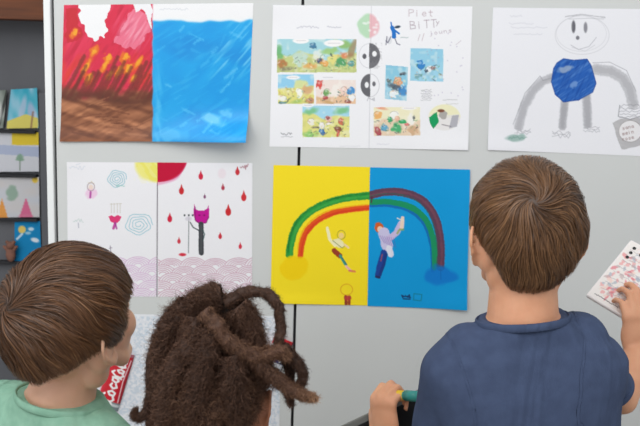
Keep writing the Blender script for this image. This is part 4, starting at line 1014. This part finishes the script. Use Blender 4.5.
# ------------------------------------------------------------------ LEFT CHILD (green shirt)
C2 = at(75, 321, 1.27); k2 = .995
F2 = frame(-31, 19, 0)
nb2 = at(60, 393, 1.27)
TF2 = frame(-28, 0, 6)
pl = empty('person', (nb2.x, nb2.y, 0), 'child in pale green shirt with straight brown hair at the left edge', 'person')
sw2 = .135
def LT(v): return nb2 + TF2 @ Vector(v)
arms2 = []
for sx in (-1, 1):
    S0 = LT((sx * .115, 0, -.066)); E0 = LT((sx * .132, .03, -.25)); W0 = LT((sx * .11, .13, -.38))
    arms2.append(dict(pts=[S0, S0.lerp(E0, .5), E0, E0.lerp(W0, .4), W0], rad=[.035, .031, .026, .026, .019], el=2, sleeve=.7,
                      hand=dict(W=W0, D=W0 - E0, N=(sx, 0, .1), side=-sx, curl_deg=[(14, 20, 14)] * 4, scale=.86)))
body2, hip2, feet2 = person_body('body', pl, C2, F2, k2, nb2, TF2, sw2, arms2, M['skin'], torso_k=.92, nk=.86)
face_parts(pl, C2, F2, k2, M['brow'])
clothes(pl, nb2, TF2, sw2, arms2, M['green'], hip2, feet2, torso_k=.92)
ring_tube('collar', nb2 + Vector((0, 0, -.009)), TF2 @ Vector((0, .10, 1)), .0680, .0620, .0023, M['green'], pl, TF2 @ Vector((1, 0, 0)))
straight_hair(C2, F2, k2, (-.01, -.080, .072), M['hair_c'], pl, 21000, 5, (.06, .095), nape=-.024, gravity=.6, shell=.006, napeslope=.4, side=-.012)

# ------------------------------------------------------------------ MIDDLE CHILD (dreadlocks)
C3 = at(221, 388, 1.18); k3 = .92
F3 = frame(-14, 0, 0)
nb3 = C3 + Vector((.030, -.060, -.135))
TF3 = frame(-20)
pm = empty('person', (nb3.x, nb3.y, 0), 'child with bushy dark brown dreadlocks between the two boys', 'person')
sw3 = .108
arms3 = []
for sx in (-1, 1):
    S0 = nb3 + TF3 @ Vector((sx * .090, 0, -.066)); E0 = nb3 + TF3 @ Vector((sx * .104, .02, -.24)); W0 = nb3 + TF3 @ Vector((sx * .09, .11, -.37))
    arms3.append(dict(pts=[S0, S0.lerp(E0, .5), E0, E0.lerp(W0, .4), W0], rad=[.033, .029, .025, .025, .018], el=2, sleeve=.7,
                      hand=dict(W=W0, D=W0 - E0, N=(sx, 0, .1), side=-sx, curl_deg=[(14, 20, 14)] * 4, scale=.82)))
body3, hip3, feet3 = person_body('body', pm, C3, F3, k3, nb3, TF3, sw3, arms3, M['skin3'], torso_k=.88)
face_parts(pm, C3, F3, k3, M['brow2'])
clothes(pm, nb3, TF3, sw3, arms3, M['cream'], hip3, feet3, torso_k=.88)
ring_tube('collar', nb3 + Vector((0, 0, -.009)), TF3 @ Vector((0, .10, 1)), .0680, .0620, .0023, M['cream'], pm, TF3 @ Vector((1, 0, 0)))

HD = [(0, (30, 20, 16)), (.3, (64, 45, 36)), (.6, (102, 73, 58)), (.85, (140, 104, 80)), (1, (182, 142, 110))]
M['frizz'] = hair_mat('dark_frizzy_hair', HD, .6, .25)
fldA = Field3(21)
Fi = np.array(F3)
def to_local(v): return (np.array(v) - np.array(C3)) @ Fi
blobs = [(at(200, 326, 1.16), .040), (at(222, 324, 1.16), .038), (at(180, 356, 1.18), .036), (at(180, 388, 1.18), .034), (at(215, 395, 1.15), .055), (at(232, 354, 1.14), .038)]
blobs = [(to_local(p), r) for p, r in blobs]
def fafro(p):
    d = smin(sdf_ell(p, (-.003, -.014, .022), (.071, .088, .078)), sdf_ell(p, (0, -.045, -.035), (.056, .046, .055)), .03)
    for c, r in blobs: d = smin(d, sdf_ell(p, c, (r, r, r)), .022)
    return d + (fldA(p, .018) - .5) * .010 + (fldA(p + 5, .006) - .5) * .004
def reg3(p, hang=0):
    x, y, z = p.T
    return z > np.where(y > .040, .030, np.where(y > -.034, .012, -.095 + np.clip(np.abs(x) - .040, 0, 1) * 3.2))
def frizz(P0, N0, rs, L, curlr, width, down=.3, K=9, T0=None):
    n = len(P0); d = N0 * rs.uniform(.25, 1, (n, 1)) + rs.randn(n, 3) * .55 + np.array([0, 0, -down])
    if T0 is not None: d = d * .55 + T0 * .9
    d = nrm(d); a = nrm(np.cross(d, rs.randn(n, 3))); b = np.cross(d, a)
    P = np.zeros((n, K, 3)); ph_ = rs.uniform(0, 6.28, n); fr = rs.uniform(1.2, 2.6, n); s_ = np.linspace(0, 1, K)
    bend = rs.randn(n, 3) * .35
    for i, t in enumerate(s_):
        th_ = ph_ + fr * t * 2 * math.pi
        P[:, i] = P0 + (d + bend * t) * (L * t)[:, None] + (a * np.cos(th_)[:, None] + b * np.sin(th_)[:, None]) * (curlr * min(1, t * 2.5 + .2))[:, None]
    W = np.repeat(N0[:, None], K, 1)
    wd = width[:, None] * np.clip(1.1 - s_[None] ** 2, .15, 1)
    return P, W, wd
rs = np.random.RandomState(31)
d = nrm(rs.randn(60000, 3)); p = np.array([0, -.01, .02]) + d * .12
for _ in range(14): p = p - fafro(p)[:, None] * d * .7
p = p[reg3(p)][:34000]; n = len(p); g = nrm(grad(fafro, p))
lump = fldA(p, .018)
P, Wd, wd = frizz(p - g * .003, g, rs, rs.uniform(.005, .015, n), rs.uniform(.0010, .0024, n), rs.uniform(.0004, .0009, n))
sh = np.clip(.10 + (1 - lump) * .35 + rs.rand(n) * .38 + fldA(p + 2, .03) * .12, 0, 1)
base = cap(fafro, reg3, -.001, .12)
hr = ribbons('hair', P, Wd, rs.uniform(-1.5, 1.5, n), wd, sh, C3, F3, M['frizz'], pm, base)
# wispy flyaways
sel = rs.rand(n) > .93; q = p[sel]; gg = g[sel]
P, Wd, wd = frizz(q, gg, rs, rs.uniform(.012, .028, len(q)), rs.uniform(.0015, .003, len(q)), np.full(len(q), .00035), .1, 12)
fl = ribbons('flyaway_hair', P, Wd, rs.uniform(-1, 1, len(q)), wd, np.full(len(q), .55) + rs.rand(len(q)) * .3, C3, F3, M['frizz'], hr)
fl.matrix_parent_inverse = Matrix.Identity(4)

def lock(pts, r0, r1, seed, tone=.45, tip=.0, frn=2600):
    rs = np.random.RandomState(seed)
    W = np.array([np.array(at(x, y, Y)) for (x, y, Y) in pts])
    path = []
    Q = [2 * W[0] - W[1]] + list(W) + [2 * W[-1] - W[-2]]
    for i in range(1, len(Q) - 2):
        for kk in range(14):
            t = kk / 14
            path.append(.5 * ((2 * Q[i]) + (-Q[i-1] + Q[i+1]) * t + (2*Q[i-1] - 5*Q[i] + 4*Q[i+1] - Q[i+2]) * t*t + (-Q[i-1] + 3*Q[i] - 3*Q[i+1] + Q[i+2]) * t**3))
    path.append(W[-1]); path = np.array(path); m_ = len(path)
    T = nrm(np.gradient(path, axis=0)); ref = np.array([0, -1.0, .2]); A = nrm(np.cross(T, ref)); B = np.cross(T, A)
    s_ = np.linspace(0, 1, m_); rad = (r0 * (1 - s_) + r1 * s_) * np.clip((1 - s_) * 9 + .35, .35, 1)
    ns = 18; th = np.linspace(0, 2 * math.pi, ns, endpoint=False)
    nn = A[:, None] * np.cos(th)[None, :, None] + B[:, None] * np.sin(th)[None, :, None]
    V = path[:, None] + nn * rad[:, None, None]; Vf = V.reshape(-1, 3)
    Vf = Vf + nn.reshape(-1, 3) * ((fldA(Vf, .006) - .5) * .006 * (rad / r0).repeat(ns))[:, None] * (r0 / .010)
    idx = np.arange(m_ * ns).reshape(m_, ns); r_ = np.roll(idx, -1, 1)
    bq = np.stack([idx[:-1], r_[:-1], r_[1:], idx[1:]], -1).reshape(-1, 4)
    shb = np.clip(tone - .18 + (fldA(Vf, .004) - .5) * .2 + tip * np.repeat(s_, ns) ** 3, 0, 1)
    ii = rs.randint(0, m_, frn); jj = rs.randint(0, ns, frn)
    P0 = Vf.reshape(m_, ns, 3)[ii, jj]; N0 = nn[ii, jj]; T0 = T[ii] + np.cross(T[ii], N0) * .7
    P, Wd, wd = frizz(P0, N0, rs, rs.uniform(.003, .007, frn) * (2.0 if r1 > .009 else 1), rs.uniform(.0006, .0014, frn) * (1.5 if r1 > .009 else 1), rs.uniform(.0004, .0008, frn), .0, 8, T0)
    sh = np.clip(tone + rs.rand(frn) * .34 - .17 + tip * s_[ii] ** 3, 0, 1)
    I3 = Matrix.Identity(3)
    o = ribbons('dreadlock', P, Wd, rs.uniform(-1.5, 1.5, frn), wd, sh, (0, 0, 0), I3, M['frizz'], None, (Vf, bq, shb))
    o.parent = hr; o.matrix_parent_inverse = Matrix.Translation(-pm.location) if False else Matrix.Identity(4)
    return o
LK = [
 ([(226, 304, 1.12), (244, 293, 1.12), (264, 293, 1.12), (277, 304, 1.12), (281, 325, 1.12), (279, 343, 1.115), (281, 358, 1.11)], .0076, .0055, 1, .48, .05),
 ([(282, 346, 1.11), (291, 356, 1.11), (300, 367, 1.11), (303, 380, 1.11), (296, 389, 1.11)], .0075, .0045, 2, .40, .1),
 ([(270, 350, 1.12), (283, 357, 1.12), (289, 370, 1.12), (289, 384, 1.12), (286, 392, 1.12)], .006, .004, 3, .36, .05),
 ([(204, 312, 1.085), (216, 326, 1.078), (228, 342, 1.075), (245, 352, 1.08), (262, 356, 1.085), (277, 351, 1.09), (288, 358, 1.095)], .0105, .0070, 4, .64, .1),
 ([(236, 346, 1.09), (256, 360, 1.09), (272, 375, 1.09), (288, 388, 1.09), (302, 395, 1.09), (316, 399, 1.09)], .0120, .0050, 5, .54, .45),
 ([(284, 384, 1.10), (288, 394, 1.10), (291, 404, 1.10)], .004, .002, 6, .4, .1),
 ([(165, 330, 1.13), (154, 352, 1.13), (151, 375, 1.13), (150, 394, 1.13), (146, 410, 1.13), (140, 419, 1.13), (134, 416, 1.13), (136, 409, 1.13)], .0085, .0030, 7, .42, .1),
 ([(160, 380, 1.13), (153, 398, 1.13), (149, 415, 1.13), (152, 432, 1.13)], .006, .004, 8, .42, .1),
 ([(198, 318, 1.10), (192, 345, 1.09), (176, 370, 1.095), (168, 396, 1.10), (166, 425, 1.11), (168, 445, 1.12)], .017, .012, 9, 0.49, .05),
 ([(190, 305, 1.12), (172, 325, 1.12), (162, 350, 1.12), (160, 385, 1.12)], .016, .010, 10, 0.47, .05),
 ([(222, 296, 1.12), (206, 298, 1.12), (190, 308, 1.12), (178, 325, 1.12)], .014, .010, 11, 0.49, .05),
 ([(212, 330, 1.085), (204, 360, 1.075), (196, 395, 1.085), (194, 430, 1.10)], .014, .012, 12, 0.45, .02),
 ([(230, 352, 1.08), (232, 385, 1.085), (232, 412, 1.10), (230, 440, 1.12)], .014, .012, 13, 0.45, .02),
 ([(236, 306, 1.11), (247, 320, 1.11), (253, 338, 1.115), (252, 352, 1.12)], .014, .010, 14, 0.49, .02),
 ([(160, 398, 1.12), (158, 410, 1.12), (155, 420, 1.12)], .004, .003, 15, .36, .1),
]
for pts, r0, r1, sd, tone, tip in LK: lock(pts, r0, r1, sd + 100, tone, tip, 5200 if r1 > .009 else 3000 if r0 > .009 else 1600)

# ================================================================== LIGHT
w = bpy.data.worlds.new('world'); sc.world = w; w.use_nodes = True
bg = w.node_tree.nodes['Background']; bg.inputs[0].default_value = (.93, .97, 1.0, 1); bg.inputs[1].default_value = .60
def area(name, loc, target, size, power, color=(1, 1, 1)):
    l = bpy.data.lights.new(name, 'AREA'); l.shape = 'RECTANGLE'; l.size, l.size_y = size; l.energy = power; l.color = color
    o = bpy.data.objects.new(name, l); COL.objects.link(o); o.location = loc
    o.rotation_euler = (Vector(target) - Vector(loc)).to_track_quat('-Z', 'Y').to_euler(); return o
area('ceiling_light', (-.6, .1, 3.0), (-.1, 1.6, 1.3), (2.4, 1.6), 34, (1, .985, .96))
area('window_light', (-2.4, -1.2, 2.0), (0, 1.6, 1.3), (2.0, 2.0), 22, (.96, .98, 1))
area('rear_ceiling_light', (1.4, -.8, 3.0), (.3, 1.6, 1.2), (1.6, 1.2), 12, (1, .985, .96))
